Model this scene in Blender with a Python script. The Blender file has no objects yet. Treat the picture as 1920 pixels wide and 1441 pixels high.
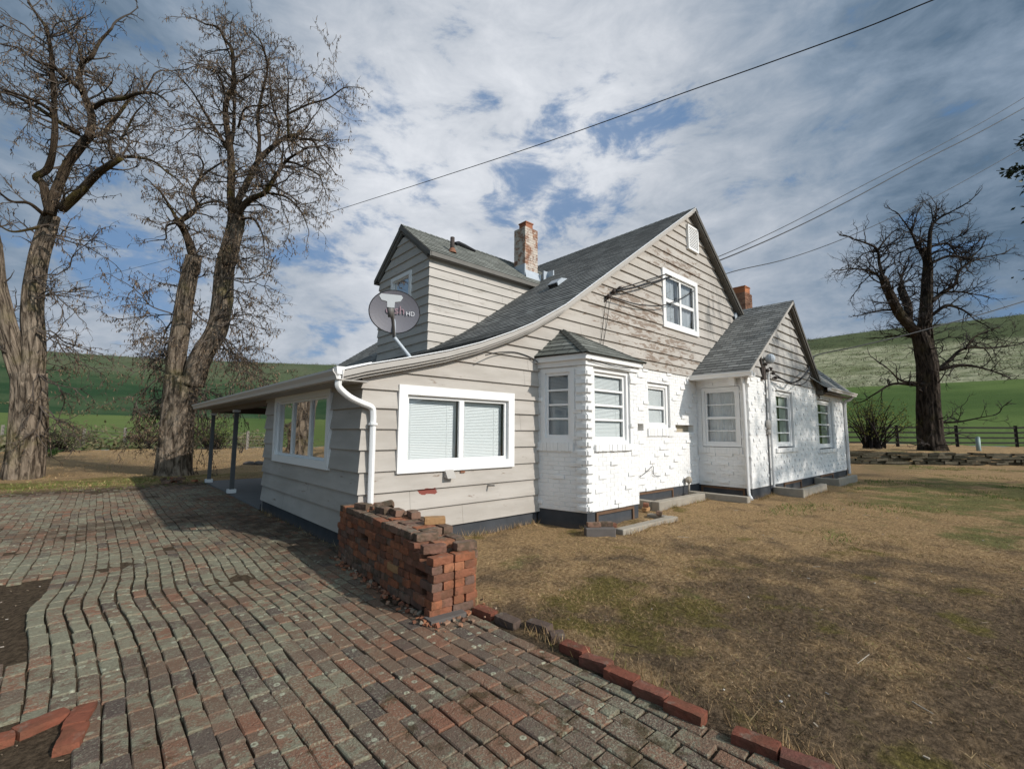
import bpy, math, random
import numpy as np
from mathutils import Vector, Matrix, noise
random.seed(7); RNG = np.random.default_rng(7)
S = bpy.context.scene
COL = S.collection
rad = math.radians

# ------------------------------------------------------------------ camera
FPX = 854.257                                   # focal length in pixels of a 1920 px wide picture
def basis(yaw, pitch, roll):
    cy, sy, cp, sp = math.cos(yaw), math.sin(yaw), math.cos(pitch), math.sin(pitch)
    f = Vector((sy*cp, cy*cp, sp)); r = Vector((cy, -sy, 0)); u = r.cross(f)
    cr, sr = math.cos(roll), math.sin(roll)
    return cr*r + sr*u, -sr*r + cr*u, f
CR, CU, CF = basis(rad(42.1847), rad(5.9497), rad(0.3389))
CAM = Vector((-2.406, -5.402, 1.5))
cd = bpy.data.cameras.new("camera"); cam = bpy.data.objects.new("camera", cd); COL.objects.link(cam)
cd.sensor_width = 36; cd.lens = FPX/1920*36; cd.clip_end = 3000; cd.clip_start = .05
m = Matrix.Identity(4)
for i, v in enumerate((CR, CU, -CF)):
    m[0][i], m[1][i], m[2][i] = v
m.translation = CAM
cam.matrix_world = m
S.camera = cam
def sight(x, y): return CR*((x-960)/FPX) + CU*(-(y-720.5)/FPX) + CF
def at(x, y, d): return CAM + sight(x, y)*d     # surveyed point of the place at forward distance d

# ------------------------------------------------------------------ node helpers
class Mat:
    def __init__(s, name, rough=.8, spec=.3):
        s.m = bpy.data.materials.new(name); s.m.use_nodes = True
        s.t = s.m.node_tree; s.n = s.t.nodes; s.l = s.t.links
        s.b = s.n['Principled BSDF']; s.b.inputs['Roughness'].default_value = rough
        s.b.inputs['Specular IOR Level'].default_value = spec
        s._c = None
    def put(s, sock, v):
        if isinstance(v, bpy.types.NodeSocket): s.l.new(v, sock)
        elif isinstance(v, (tuple, list)) and len(v) == 3 and sock.type == 'RGBA': sock.default_value = (*v, 1)
        else: sock.default_value = v
    def obj(s):
        if not s._c: s._c = s.n.new('ShaderNodeTexCoord')
        return s._c.outputs['Object']
    def uv(s):
        s.obj(); return s._c.outputs['UV']
    def pos(s): return s.n.new('ShaderNodeNewGeometry').outputs['Position']
    def isl(s): return s.n.new('ShaderNodeNewGeometry').outputs['Random Per Island']
    def orand(s): return s.n.new('ShaderNodeObjectInfo').outputs['Random']
    def map(s, v, sc=(1,1,1), loc=(0,0,0)):
        k = s.n.new('ShaderNodeMapping'); s.put(k.inputs['Vector'], v)
        k.inputs['Scale'].default_value = sc; k.inputs['Location'].default_value = loc
        return k.outputs[0]
    def noise(s, v, scale=5, detail=4, rough=.55, dist=0):
        k = s.n.new('ShaderNodeTexNoise'); s.put(k.inputs['Vector'], v)
        for a, b in (('Scale', scale), ('Detail', detail), ('Roughness', rough), ('Distortion', dist)): k.inputs[a].default_value = b
        return k.outputs['Fac']
    def voro(s, v, scale=5, feat='F1', out='Distance'):
        k = s.n.new('ShaderNodeTexVoronoi'); k.feature = feat; s.put(k.inputs['Vector'], v); k.inputs['Scale'].default_value = scale
        return k.outputs[out]
    def ramp(s, f, stops):
        k = s.n.new('ShaderNodeValToRGB'); s.put(k.inputs[0], f)
        e = k.color_ramp.elements
        while len(e) < len(stops): e.new(.5)
        for q, (p, c) in zip(e, stops):
            q.position = p; q.color = (*c, 1) if isinstance(c, (tuple, list)) else (c, c, c, 1)
        return k.outputs[0]
    def mix(s, f, a, b, mode='MIX'):
        k = s.n.new('ShaderNodeMix'); k.data_type = 'RGBA'; k.blend_type = mode
        s.put(k.inputs[0], f); s.put(k.inputs[6], a); s.put(k.inputs[7], b)
        return k.outputs[2]
    def math(s, op, a, b=0., c=None):
        k = s.n.new('ShaderNodeMath'); k.operation = op; s.put(k.inputs[0], a); s.put(k.inputs[1], b)
        if c is not None: s.put(k.inputs[2], c)
        return k.outputs[0]
    def smooth(s, v, a, b):
        k = s.n.new('ShaderNodeMapRange'); k.interpolation_type = 'SMOOTHSTEP'; s.put(k.inputs[0], v)
        k.inputs[1].default_value = a; k.inputs[2].default_value = b
        return k.outputs[0]
    def xyz(s, v):
        k = s.n.new('ShaderNodeSeparateXYZ'); s.put(k.inputs[0], v); return k.outputs
    def blob(s, p, c, r):                        # 1 inside an ellipsoid region c +- r, softly 0 outside
        k = s.n.new('ShaderNodeVectorMath'); k.operation = 'SUBTRACT'; s.put(k.inputs[0], p); k.inputs[1].default_value = c
        q = s.n.new('ShaderNodeVectorMath'); q.operation = 'DIVIDE'; s.put(q.inputs[0], k.outputs[0]); q.inputs[1].default_value = r
        l = s.n.new('ShaderNodeVectorMath'); l.operation = 'LENGTH'; s.put(l.inputs[0], q.outputs[0])
        return s.smooth(l.outputs['Value'], 1.0, .3)
    def bump(s, h, strength=.4, dist=.02, nrm=None):
        k = s.n.new('ShaderNodeBump'); s.put(k.inputs['Height'], h); k.inputs['Strength'].default_value = strength
        k.inputs['Distance'].default_value = dist
        if nrm is not None: s.put(k.inputs['Normal'], nrm)
        s.l.new(k.outputs[0], s.b.inputs['Normal']); return k.outputs[0]
    def col(s, c): s.put(s.b.inputs['Base Color'], c); return s

def plain(name, c, rough=.6, var=.12, scale=6, bump=.1, spec=.3, metal=0):
    M = Mat(name, rough, spec); n = M.noise(M.obj(), scale, 5)
    M.col(M.mix(n, tuple(x*(1-var) for x in c), tuple(min(1, x*(1+var)) for x in c)))
    if bump: M.bump(M.noise(M.obj(), scale*9, 3), bump, .004)
    M.b.inputs['Metallic'].default_value = metal
    return M.m

# ------------------------------------------------------------------ mesh helpers
class MB:
    def __init__(s): s.v = []; s.f = []; s.m = []; s.uv = []
    def quad(s, *p, m=0, uv=None):
        i = len(s.v); s.v += [tuple(q) for q in p]; s.f.append(tuple(range(i, i+len(p)))); s.m.append(m)
        s.uv.append(uv if uv else [(0., 0.)]*len(p))
    def box(s, x0, x1, y0, y1, z0, z1, m=0):
        s.obox(Vector(((x0+x1)/2, (y0+y1)/2, (z0+z1)/2)), Vector(((x1-x0)/2, 0, 0)), Vector((0, (y1-y0)/2, 0)), Vector((0, 0, (z1-z0)/2)), m)
    def obox(s, c, a, b, d, m=0):
        P = [c + a*i + b*j + d*k for i, j, k in ((-1,-1,-1),(1,-1,-1),(1,1,-1),(-1,1,-1),(-1,-1,1),(1,-1,1),(1,1,1),(-1,1,1))]
        i = len(s.v); s.v += [tuple(q) for q in P]
        for f in ((0,3,2,1),(4,5,6,7),(0,1,5,4),(1,2,6,5),(2,3,7,6),(3,0,4,7)):
            s.f.append(tuple(i+k for k in f)); s.m.append(m); s.uv.append([(0., 0.)]*4)
    def prism(s, poly, ext, m=0):                # closed polygon of points swept by the vector ext
        n = len(poly); i = len(s.v); ext = Vector(ext)
        s.v += [tuple(p) for p in poly] + [tuple(Vector(p)+ext) for p in poly]
        for k in range(n):
            j = (k+1) % n; s.f.append((i+k, i+j, i+n+j, i+n+k)); s.m.append(m); s.uv.append([(0., 0.)]*4)
        s.f.append(tuple(range(i+n-1, i-1, -1))); s.m.append(m); s.uv.append([(0., 0.)]*n)
        s.f.append(tuple(range(i+n, i+2*n))); s.m.append(m); s.uv.append([(0., 0.)]*n)
    def tube(s, pts, r, n=8, m=0, flute=None, cap=True):
        pts = [Vector(p) for p in pts]
        if not hasattr(r, '__len__'): r = [r]*len(pts)
        t0 = (pts[1]-pts[0]).normalized()
        a = t0.orthogonal().normalized(); base = len(s.v); L = 0
        for k, p in enumerate(pts):
            t = (pts[min(k+1, len(pts)-1)] - pts[max(k-1, 0)]).normalized()
            a = (a - t*a.dot(t)).normalized(); b = t.cross(a)
            for j in range(n):
                w = 2*math.pi*j/n; rr = r[k]*(flute(w, k, p) if flute else 1)
                s.v.append(tuple(p + a*(math.cos(w)*rr) + b*(math.sin(w)*rr)))
            if k:
                L2 = L + (p-pts[k-1]).length
                o = base+(k-1)*n
                for j in range(n):
                    q = (j+1) % n
                    s.f.append((o+j, o+q, o+n+q, o+n+j)); s.m.append(m)
                    s.uv.append([(j/n, L), ((j+1)/n, L), ((j+1)/n, L2), (j/n, L2)])
                L = L2
        if cap:
            o = base+(len(pts)-1)*n; s.f.append(tuple(o+j for j in range(n))); s.m.append(m); s.uv.append([(0., 0.)]*n)
            s.f.append(tuple(base+n-1-j for j in range(n))); s.m.append(m); s.uv.append([(0., 0.)]*n)
    def ball(s, c, rx, ry, rz, nu=10, nv=6, m=0):
        c = Vector(c); g = [[c+Vector((rx*math.sin(math.pi*j/nv)*math.cos(2*math.pi*i/nu), ry*math.sin(math.pi*j/nv)*math.sin(2*math.pi*i/nu), rz*math.cos(math.pi*j/nv))) for i in range(nu)] for j in range(nv+1)]
        for j in range(nv):
            for i in range(nu): s.quad(g[j][i], g[j+1][i], g[j+1][(i+1) % nu], g[j][(i+1) % nu], m=m)
    def build(s, name, mats, parent=None, smooth=False, off=None):
        if not isinstance(mats, (list, tuple)): mats = [mats]
        o = Vector((0, 0, 0)) if off is None else Vector(off)
        q = parent
        while q is not None: o = o + q.location; q = q.parent
        me = bpy.data.meshes.new(name)
        V = np.array(s.v, dtype=np.float64) - np.array(o)
        me.from_pydata(V.tolist(), [], s.f)
        for mm in mats: me.materials.append(mm)
        me.polygons.foreach_set('material_index', np.array(s.m, dtype=np.int32))
        ul = me.uv_layers.new(name='UVMap')
        ul.data.foreach_set('uv', np.array([c for f in s.uv for q in f for c in q], dtype=np.float32))
        if smooth: me.polygons.foreach_set('use_smooth', np.ones(len(s.f), dtype=bool))
        me.update()
        ob = bpy.data.objects.new(name, me); COL.objects.link(ob)
        if parent is not None: ob.parent = parent
        if off is not None: ob.location = off
        return ob
def tag(o, label=None, cat=None, group=None, kind=None):
    if label: o['label'] = label
    if cat: o['category'] = cat
    if group: o['group'] = group
    if kind: o['kind'] = kind
    return o
def empty(name, loc, label, cat, group=None):
    o = bpy.data.objects.new(name, None); COL.objects.link(o); o.location = loc; o.empty_display_size = .2
    return tag(o, label, cat, group)
def spline(P, n=6):                              # Catmull-Rom through the points
    P = [np.array(p, float) for p in P]; Q = [2*P[0]-P[1]] + P + [2*P[-1]-P[-2]]; out = []
    for i in range(1, len(Q)-2):
        for k in range(n):
            t = k/n; a, b, c, d = Q[i-1:i+3]
            out.append(.5*((2*b)+(c-a)*t+(2*a-5*b+4*c-d)*t*t+(3*b-a-3*c+d)*t**3))
    out.append(P[-1]); return out

# ------------------------------------------------------------------ materials
def siding_mat(name, ca, cb, peel=True):
    M = Mat(name, .65, .25); p = M.pos()
    n1 = M.noise(M.map(p, (.7, .7, 3.5)), 1.3, 5); n2 = M.noise(M.map(p, (1, 1, 14)), 6, 5, .65)
    c = M.mix(M.smooth(n1, .3, .7), ca, cb)
    c = M.mix(M.math('MULTIPLY', M.smooth(n2, .55, .85), .35), c, tuple(x*.6 for x in ca))
    if peel:
        # bare wood where paint has come off under and beside the upper window
        pn = M.noise(M.map(p, (1.3, 1, 5.2)), 1.9, 9, .74, .5)
        w = M.math('MAXIMUM', M.math('MAXIMUM', M.blob(p, (6.0, 0, 4.05), (2.3, 3, 1.0)), M.blob(p, (7.4, 0, 3.4), (2.6, 3, .8))), M.math('MULTIPLY', M.blob(p, (8.1, 0, 5.6), (2.2, 3, .6)), .95))
        g = M.smooth(M.math('ADD', pn, M.math('MULTIPLY', w, .135)), .625, .655)
        wood = M.mix(M.noise(M.map(p, (1, 1, 20)), 8, 4), (.13, .085, .06), (.27, .205, .155))
        c = M.mix(M.math('MULTIPLY', g, .85), c, wood)
        red = M.smooth(M.math('ADD', M.noise(M.map(p, (6, 1, 14)), 1.3, 4), M.math('MULTIPLY', M.blob(p, (.95, 0, .70), (.24, 2, .075)), .4)), .72, .76)
        c = M.mix(red, c, (.21, .055, .04))
        # black mildew at the right of the gable
        gm = M.math('MULTIPLY', M.blob(p, (10.3, 0, 4.7), (1.5, 3, 1.5)), M.smooth(M.noise(M.map(p, (2, 2, .5)), 2, 5), .42, .7))
        c = M.mix(M.math('MULTIPLY', gm, .8), c, (.12, .12, .115))
    st = M.math('MULTIPLY', M.smooth(M.noise(M.map(p, (.9, .9, 4.5)), 2.1, 7, .7), .56, .70), .55 if not peel else .22)
    c = M.mix(st, c, (.17, .14, .105))
    M.col(c)
    M.bump(M.noise(M.map(p, (4, 4, 60)), 6, 4), .25, .006)
    return M.m
m_side = siding_mat('painted_clapboard', (.37, .335, .295), (.46, .422, .378))
m_dside = siding_mat('painted_clapboard_dormer', (.42, .39, .35), (.50, .46, .415), False)
def wing_side():
    M = Mat('stained_clapboard', .65, .2); p = M.pos()
    st = M.smooth(M.noise(M.map(p, (2.6, 2.6, .25)), 1.6, 5, .6), .4, .68)
    c = M.mix(M.noise(p, 2, 4), (.36, .34, .31), (.47, .45, .42))
    c = M.mix(M.math('MULTIPLY', st, .62), c, (.15, .14, .14))
    M.col(c); M.bump(M.noise(M.map(p, (4, 4, 60)), 6, 4), .25, .006); return M.m
m_wside = wing_side()
def white_brick():
    M = Mat('white_painted_brick', .55, .35); p = M.pos()
    n = M.noise(p, 3, 6, .6); k = M.isl()
    c = M.mix(M.smooth(n, .35, .75), (.82, .81, .79), (.75, .74, .72))
    c = M.mix(M.math('MULTIPLY', k, .07), c, (.6, .59, .57))
    c = M.mix(M.math('MULTIPLY', M.smooth(M.noise(M.map(p, (1, 1, .4)), 9, 5), .64, .8), .35), c, (.45, .42, .38))
    M.col(c); M.bump(M.noise(p, 45, 4, .7), .35, .01); return M.m
m_wbrick = white_brick()
def white_paint(name='white_trim_paint', c=(.80, .79, .77)):
    M = Mat(name, .45, .4); p = M.pos()
    d = M.smooth(M.noise(M.map(p, (3, 3, 3)), 4, 6, .65), .58, .8)
    M.col(M.mix(M.math('MULTIPLY', d, .3), c, (.5, .47, .43))); M.bump(M.noise(p, 30, 3), .1, .004); return M.m
m_white = white_paint()
m_gutter = white_paint('gutter_paint', (.60, .565, .53))
m_trim = plain('grey_trim_paint', (.36, .335, .305), .6, .15)
m_fasc = plain('pale_fascia_paint', (.40, .372, .338), .6, .12)
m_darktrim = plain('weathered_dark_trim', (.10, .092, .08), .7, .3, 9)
m_dtrim = plain('dark_grey_trim', (.15, .14, .125), .7, .2, 9)
m_seam = plain('board_joint', (.12, .105, .09), .9, .2)
m_drip = plain('white_drip_edge', (.80, .80, .80), .35, .05)
m_soffit = plain('brown_soffit', (.16, .125, .10), .7, .2)
m_porch = plain('porch_grey_paint', (.115, .113, .11), .6, .2)
def foundation():
    M = Mat('dark_painted_concrete', .75, .25); p = M.pos()
    c = M.mix(M.noise(p, 4, 6), (.030, .033, .038), (.075, .08, .088))
    c = M.mix(M.math('MULTIPLY', M.smooth(M.noise(M.map(p, (2, 2, .6)), 6, 6), .6, .75), .3), c, (.12, .1, .085))
    c = M.mix(M.math('MULTIPLY', M.smooth(M.xyz(p)[2], .12, .0), .35), c, (.12, .09, .065))
    M.col(c); M.bump(M.noise(p, 25, 4), .3, .01); return M.m
m_found = foundation()
def shingles(name, a, b, c3):
    M = Mat(name, .9, .15); u = M.uv()
    k = M.n.new('ShaderNodeTexBrick'); M.put(k.inputs['Vector'], u)
    k.offset = .37; k.offset_frequency = 2; k.squash = 1.0
    k.inputs['Color1'].default_value = (*a, 1); k.inputs['Color2'].default_value = (*b, 1); k.inputs['Mortar'].default_value = (*[x*.28 for x in a], 1)
    for n_, v in (('Scale', 1), ('Mortar Size', .006), ('Bias', -.1), ('Brick Width', .26), ('Row Height', .145)): k.inputs[n_].default_value = v
    c = M.mix(M.smooth(M.noise(u, .9, 5, .6), .35, .7), k.outputs[0], c3)
    c2 = M.mix(M.math('MULTIPLY', M.noise(u, 220, 2, .7), .55), c, tuple(x*.4 for x in a))
    M.col(M.mix(.62, c2, k.outputs[0])); M.bump(M.noise(u, 160, 3), .5, .006)
    return M.m
m_roof = shingles('grey_asphalt_shingles', (.155, .155, .147), (.35, .35, .33), (.245, .245, .232))
m_roofg = shingles('lichen_grey_shingles', (.15, .155, .137), (.29, .295, .265), (.22, .225, .20))
def old_brick(name, stops, lich=.25, scale=1., moss=0.):
    M = Mat(name, .9, .15); o = M.obj(); r = M.orand()
    v = M.n.new('ShaderNodeVectorMath'); v.operation = 'ADD'; M.put(v.inputs[0], o)
    cx = M.n.new('ShaderNodeCombineXYZ'); M.put(cx.inputs[0], M.math('MULTIPLY', r, 37.)); M.l.new(cx.outputs[0], v.inputs[1]); q = v.outputs[0]
    c = M.ramp(r, stops)
    c = M.mix(M.math('MULTIPLY', M.noise(q, 14*scale, 5, .65), .7), c, M.mix(.5, c, (.035, .02, .015)))
    g = M.smooth(M.noise(q, 9*scale, 6, .7), .62-lich*.2, .72)
    up = M.xyz(M.n.new('ShaderNodeNewGeometry').outputs['Normal'])[2]
    tint = M.mix(M.noise(q, 40, 3), (.13, .12, .09), (.30, .28, .22))
    c = M.mix(M.math('MULTIPLY', M.math('MULTIPLY', g, lich*1.6), M.smooth(up, -.2, .9)), c, tint)
    if moss: c = M.mix(M.math('MULTIPLY', M.smooth(M.noise(q, 12, 5), .45, .6), moss), c, (.06, .05, .03))
    M.col(c); M.bump(M.noise(q, 55, 5, .7), .6, .012); return M.m
m_b1 = old_brick('old_red_brick', [(0, (.17, .082, .056)), (.25, (.29, .115, .065)), (.5, (.37, .135, .068)), (.68, (.41, .17, .088)), (.84, (.25, .125, .088)), (1, (.17, .11, .085))], .5, 1.4, .35)
m_b2 = old_brick('lichened_dark_brick', [(0, (.17, .11, .08)), (.5, (.22, .14, .10)), (1, (.28, .16, .11))], .8, 1.6, .6)
m_b3 = old_brick('buff_brick', [(0, (.42, .24, .11)), (1, (.46, .27, .13))], .2)
m_edge = old_brick('edging_brick', [(0, (.21, .07, .045)), (.6, (.30, .105, .06)), (1, (.2, .08, .06))], .4, 1.3, .3)
m_edged = old_brick('grey_edging_brick', [(0, (.10, .075, .062)), (1, (.13, .09, .07))], .3)
def chimney_mat(wash):
    M = Mat('worn_whitewashed_brick' if wash else 'brown_brick', .9, .15); p = M.pos(); k = M.isl()
    c = M.ramp(k, [(0, (.20, .10, .065)), (.5, (.29, .155, .10)), (1, (.36, .20, .13))])
    if wash:
        w = M.smooth(M.noise(p, 5.5, 6, .7), .40, .56)
        c = M.mix(M.math('MULTIPLY', w, .9), c, (.58, .52, .45))
        c = M.mix(M.math('MULTIPLY', M.smooth(M.noise(p, 9, 5, .7), .58, .7), .6), c, (.24, .12, .06))
    M.col(c); M.bump(M.noise(p, 50, 4), .5, .012); return M.m
m_chim = chimney_mat(True); m_chim2 = chimney_mat(False)
m_flue = plain('terracotta_flue', (.30, .12, .065), .8, .2)
m_flue2 = plain('orange_flue', (.42, .16, .07), .8, .2)
m_flash = plain('galvanised_flashing', (.42, .46, .50), .4, .15, 8, .05, .5)
m_black = plain('black_rubber', (.012, .012, .013), .5, .2)
m_cable = plain('cable_sheath', (.02, .02, .022), .6, .2)
m_iron = plain('rusted_iron', (.055, .042, .036), .7, .35)
m_conduit = plain('conduit_paint', (.62, .61, .60), .5, .1)
m_rust = plain('rust_flashing', (.22, .10, .06), .8, .3)
def glass():
    M = Mat('window_glass'); t = M.t
    tr = t.nodes.new('ShaderNodeBsdfTransparent'); tr.inputs[0].default_value = (.94, .975, .98, 1)
    gl = t.nodes.new('ShaderNodeBsdfGlossy'); gl.inputs['Roughness'].default_value = .015
    fr = t.nodes.new('ShaderNodeFresnel'); fr.inputs[0].default_value = 1.55
    f = M.math('MINIMUM', M.math('ADD', M.math('MULTIPLY', fr.outputs[0], 1.1), .015), 1.)
    k = M.noise(M.pos(), 1.4, 2)
    b = t.nodes.new('ShaderNodeBump'); b.inputs['Strength'].default_value = .05; b.inputs['Distance'].default_value = .05; t.links.new(k, b.inputs['Height'])
    t.links.new(b.outputs[0], gl.inputs['Normal'])
    mx = t.nodes.new('ShaderNodeMixShader'); t.links.new(f, mx.inputs[0]); t.links.new(tr.outputs[0], mx.inputs[1]); t.links.new(gl.outputs[0], mx.inputs[2])
    t.links.new(mx.outputs[0], t.nodes['Material Output'].inputs[0]); return M.m
m_glass = glass()
m_blind = plain('white_blind_slat', (.90, .91, .91), .5, .04, 3, 0)
def curtain_mat(name, c):
    M = Mat(name, .9, .1); M.col(c)
    tl = M.n.new('ShaderNodeBsdfTranslucent'); tl.inputs[0].default_value = (*c, 1)
    mx = M.n.new('ShaderNodeMixShader'); mx.inputs[0].default_value = .35
    M.l.new(M.b.outputs[0], mx.inputs[1]); M.l.new(tl.outputs[0], mx.inputs[2]); M.l.new(mx.outputs[0], M.n['Material Output'].inputs[0]); return M.m
m_curt = curtain_mat('sheer_white_curtain', (.82, .82, .82)); m_curtg = curtain_mat('pale_green_curtain', (.78, .84, .78))
m_curtd = curtain_mat('grey_curtain', (.68, .71, .75))
m_room = plain('dim_room', (.12, .11, .10), .9, .1)
m_niche = plain('unpainted_tan_board', (.36, .31, .23), .9, .15)
m_wood = plain('old_brown_wood', (.13, .075, .045), .8, .35, 12)
m_curb = plain('mossy_concrete_curb', (.30, .265, .215), .9, .3, 7, .5)
m_curbd = plain('dark_concrete_block', (.12, .105, .095), .9, .3, 7, .5)
m_conc = plain('grey_porch_concrete', (.17, .165, .16), .85, .25, 2.5, .3)

# ------------------------------------------------------------------ sky and sun
SUN_DIR = Vector((.30, -1., .62)).normalized()   # towards the sun
W = bpy.data.worlds.new("World"); S.world = W; W.use_nodes = True
class WM(Mat):
    def __init__(s): s.t = W.node_tree; s.n = s.t.nodes; s.l = s.t.links; s._c = None
wm = WM(); bg = W.node_tree.nodes['Background']
sky = wm.n.new('ShaderNodeTexSky'); sky.sky_type = 'NISHITA'; sky.sun_disc = False
sky.sun_elevation = math.asin(SUN_DIR.z); sky.sun_rotation = math.atan2(SUN_DIR.x, SUN_DIR.y)
sky.altitude = 300; sky.dust_density = .6; sky.ozone_density = 1.5
tc = wm.n.new('ShaderNodeTexCoord'); d = tc.outputs['Generated']
sx = wm.xyz(d)
den = wm.math('ADD', wm.math('MAXIMUM', sx[2], 0.), .16)
cx = wm.n.new('ShaderNodeCombineXYZ'); wm.put(cx.inputs[0], wm.math('DIVIDE', sx[0], den)); wm.put(cx.inputs[1], wm.math('DIVIDE', sx[1], den)); pl = cx.outputs[0]
def near(px, py, r0, r1):                         # a patch of sky around the direction of a surveyed point, 1 inside r0 deg, 0 outside r1 deg
    v = sight(px, py).normalized(); k = wm.n.new('ShaderNodeVectorMath'); k.operation = 'DOT_PRODUCT'
    wm.l.new(d, k.inputs[0]); k.inputs[1].default_value = v
    return wm.smooth(k.outputs['Value'], math.cos(rad(r1)), math.cos(rad(r0)))
n1 = wm.noise(pl, 1.1, 8, .58, .25); n2 = wm.noise(wm.map(pl, (1, 1, 1), (3.1, 7.7, 0)), 2.6, 8, .62, .2); n3 = wm.noise(wm.map(pl, (1, 1, 1), (9.1, 1.7, 0)), .55, 5, .55)
n4 = wm.noise(wm.map(d, (1, 1, 2.2)), 7.5, 7, .62, .3)
# thickness of the cloud sheet
holes = wm.math('MAXIMUM', wm.math('MULTIPLY', near(1115, 285, 1, 11), .74), wm.math('MAXIMUM', near(225, 480, 1, 9), wm.math('MAXIMUM', wm.math('MULTIPLY', near(990, 375, 1, 8), .78), wm.math('MAXIMUM', wm.math('MULTIPLY', near(660, 290, 1, 11), .62), wm.math('MAXIMUM', wm.math('MULTIPLY', near(1890, 550, .5, 3), .85), wm.math('MULTIPLY', near(640, 520, 1, 12), .62))))))
brk = wm.math('ADD', wm.math('MULTIPLY', wm.math('SUBTRACT', n2, .5), .9), wm.math('MULTIPLY', wm.math('SUBTRACT', n4, .5), 1.5))
cov = wm.smooth(wm.math('SUBTRACT', wm.math('ADD', brk, .60), wm.math('MULTIPLY', holes, .27)), .18, .48)
# light and dark banks of cloud; unseen left sky dimmed to cut fill
brite = wm.math('ADD', wm.math('MULTIPLY', near(1060, 300, 3, 34), .40), wm.math('ADD', wm.math('MULTIPLY', near(560, 560, 6, 28), .30), wm.math('ADD', wm.math('MULTIPLY', near(1450, 560, 4, 16), .22), wm.math('MULTIPLY', near(900, 120, 5, 30), .16))))
v = wm.math('ADD', wm.math('ADD', wm.math('MULTIPLY', n1, .75), wm.math('MULTIPLY', n4, .85)), wm.math('ADD', wm.math('MULTIPLY', n3, .4), wm.math('SUBTRACT', brite, wm.math('ADD', wm.math('ADD', .37, wm.math('ADD', wm.math('MULTIPLY', near(1850, 180, 3, 32), .19), wm.math('MULTIPLY', near(40, 60, 3, 28), .12))), wm.math('MULTIPLY', wm.smooth(sx[0], -.15, -.7), .32)))))
ccol = wm.ramp(wm.math('MULTIPLY', v, .72), [(.28, (.10, .155, .225)), (.45, (.21, .275, .36)), (.62, (.355, .405, .475)), (.80, (.52, .555, .61)), (1., (.70, .725, .77))])
skyc = wm.mix(1., sky.outputs[0], (.085, .085, .085), 'MULTIPLY')
skyc = wm.mix(.75, skyc, (.11, .23, .44))
# unseen sky behind the camera, brightened and warmed as added fill light
back_fill = wm.math('ADD', 1., wm.math('MULTIPLY', wm.smooth(sx[1], -.1, -.75), 2.7))
cs = wm.n.new('ShaderNodeVectorMath'); cs.operation = 'SCALE'; wm.l.new(wm.mix(wm.math('ADD', .20, wm.math('MULTIPLY', cov, .80)), skyc, ccol), cs.inputs[0]); wm.l.new(back_fill, cs.inputs['Scale'])
wt = wm.mix(wm.smooth(sx[1], -.05, -.6), (.94, .94, .94), (1.06, .99, .88)); wm.l.new(wm.mix(1., cs.outputs[0], wt, 'MULTIPLY'), bg.inputs[0]); bg.inputs[1].default_value = 1.0
sd = bpy.data.lights.new('sun', 'SUN'); sd.energy = 3.1; sd.angle = rad(1.0); sd.color = (1, .945, .87)
so = bpy.data.objects.new('sun', sd); COL.objects.link(so)
so.rotation_euler = SUN_DIR.to_track_quat('Z', 'Y').to_euler(); so.location = (10, -20, 20)
S.view_settings.view_transform = 'Standard'; S.view_settings.look = 'None'; S.view_settings.exposure = .25; S.view_settings.gamma = 1
S.cycles.max_bounces = 6; S.cycles.transparent_max_bounces = 12; S.cycles.caustics_reflective = False; S.cycles.caustics_refractive = False

# ------------------------------------------------------------------ terrain
def sstep(a, b, x): t = np.clip((x-a)/(b-a), 0, 1); return t*t*(3-2*t)
AZ = [-60, -6.5, 4.2, 13.7, 18.6, 75.6, 79.5, 83.6, 87.3, 91.2, 140]
CREST = [.10, .1135, .1183, .1226, .1241, .156, .163, .166, .165, .165, .15]
def terrain(x, y):
    dx, dy = x-CAM.x, y-CAM.y; r = np.hypot(dx, dy); az = np.degrees(np.arctan2(dx, dy))
    R = sstep(45, 66, az)*(1-sstep(125, 150, az)); on = sstep(-75, -50, az)*(1-sstep(135, 160, az))
    s = (x-26.7)*.75+(y-.4)*.66
    near_ = (sstep(0, .35, s)*.58 + np.clip(s, 0, 30)*.014)*R
    z46 = near_
    a1 = .024*(1-R)+.081*R; a2 = .0855*(1-R)+.150*R; a3 = np.interp(az, AZ, CREST)
    r1 = 115.; r2 = 205.; r3 = 310.
    zz = np.interp(0, [0], [0])
    z1 = 1.5+r1*a1; z2 = 1.5+r2*a2; z3 = 1.5+r3*a3
    t1 = np.clip((r-46)/(r1-46), 0, 1); t2 = np.clip((r-r1)/(r2-r1), 0, 1); t3 = np.clip((r-r2)/(r3-r2), 0, 1); t4 = np.clip((r-r3)/260, 0, 1)
    zb = z46*(1-sstep(46, 60, r)) + (sstep(46, 60, r)*z46)
    z = z46 + (z1-z46)*t1**1.15 + (z2-z1)*t2 + (z3-z2)*np.sin(t3*np.pi/2)**.9 - 30*t4**2
    z = np.where(r < 46, z46, z)
    und = np.sin(x*.031+y*.017)*1.6+np.sin(x*.013-y*.027+1)*2.2
    z = z + und*sstep(70, 220, r)*.45*(1-sstep(240, 310, r)*.8)
    return z*on
def lawn_z(x, y):
    z = terrain(x, y)
    pave = sstep(.35, .0, x)*sstep(12.6, 9.5, y)*sstep(-14, -11, x)
    w = .012*np.sin(x*2.1+y*1.3)+.010*np.sin(x*4.7-y*3.9+1)+.008*np.sin(x*9+y*7.3)+.006*np.sin(x*17-y*13)
    return z + (w+.012)*(1-pave) - .0025*pave + pave*.045*np.exp(-((x+2.35)/.75)**2-((y+.15)/.85)**2)*((x > -2.75) | (y > 1.1) | (y < -1))
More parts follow.
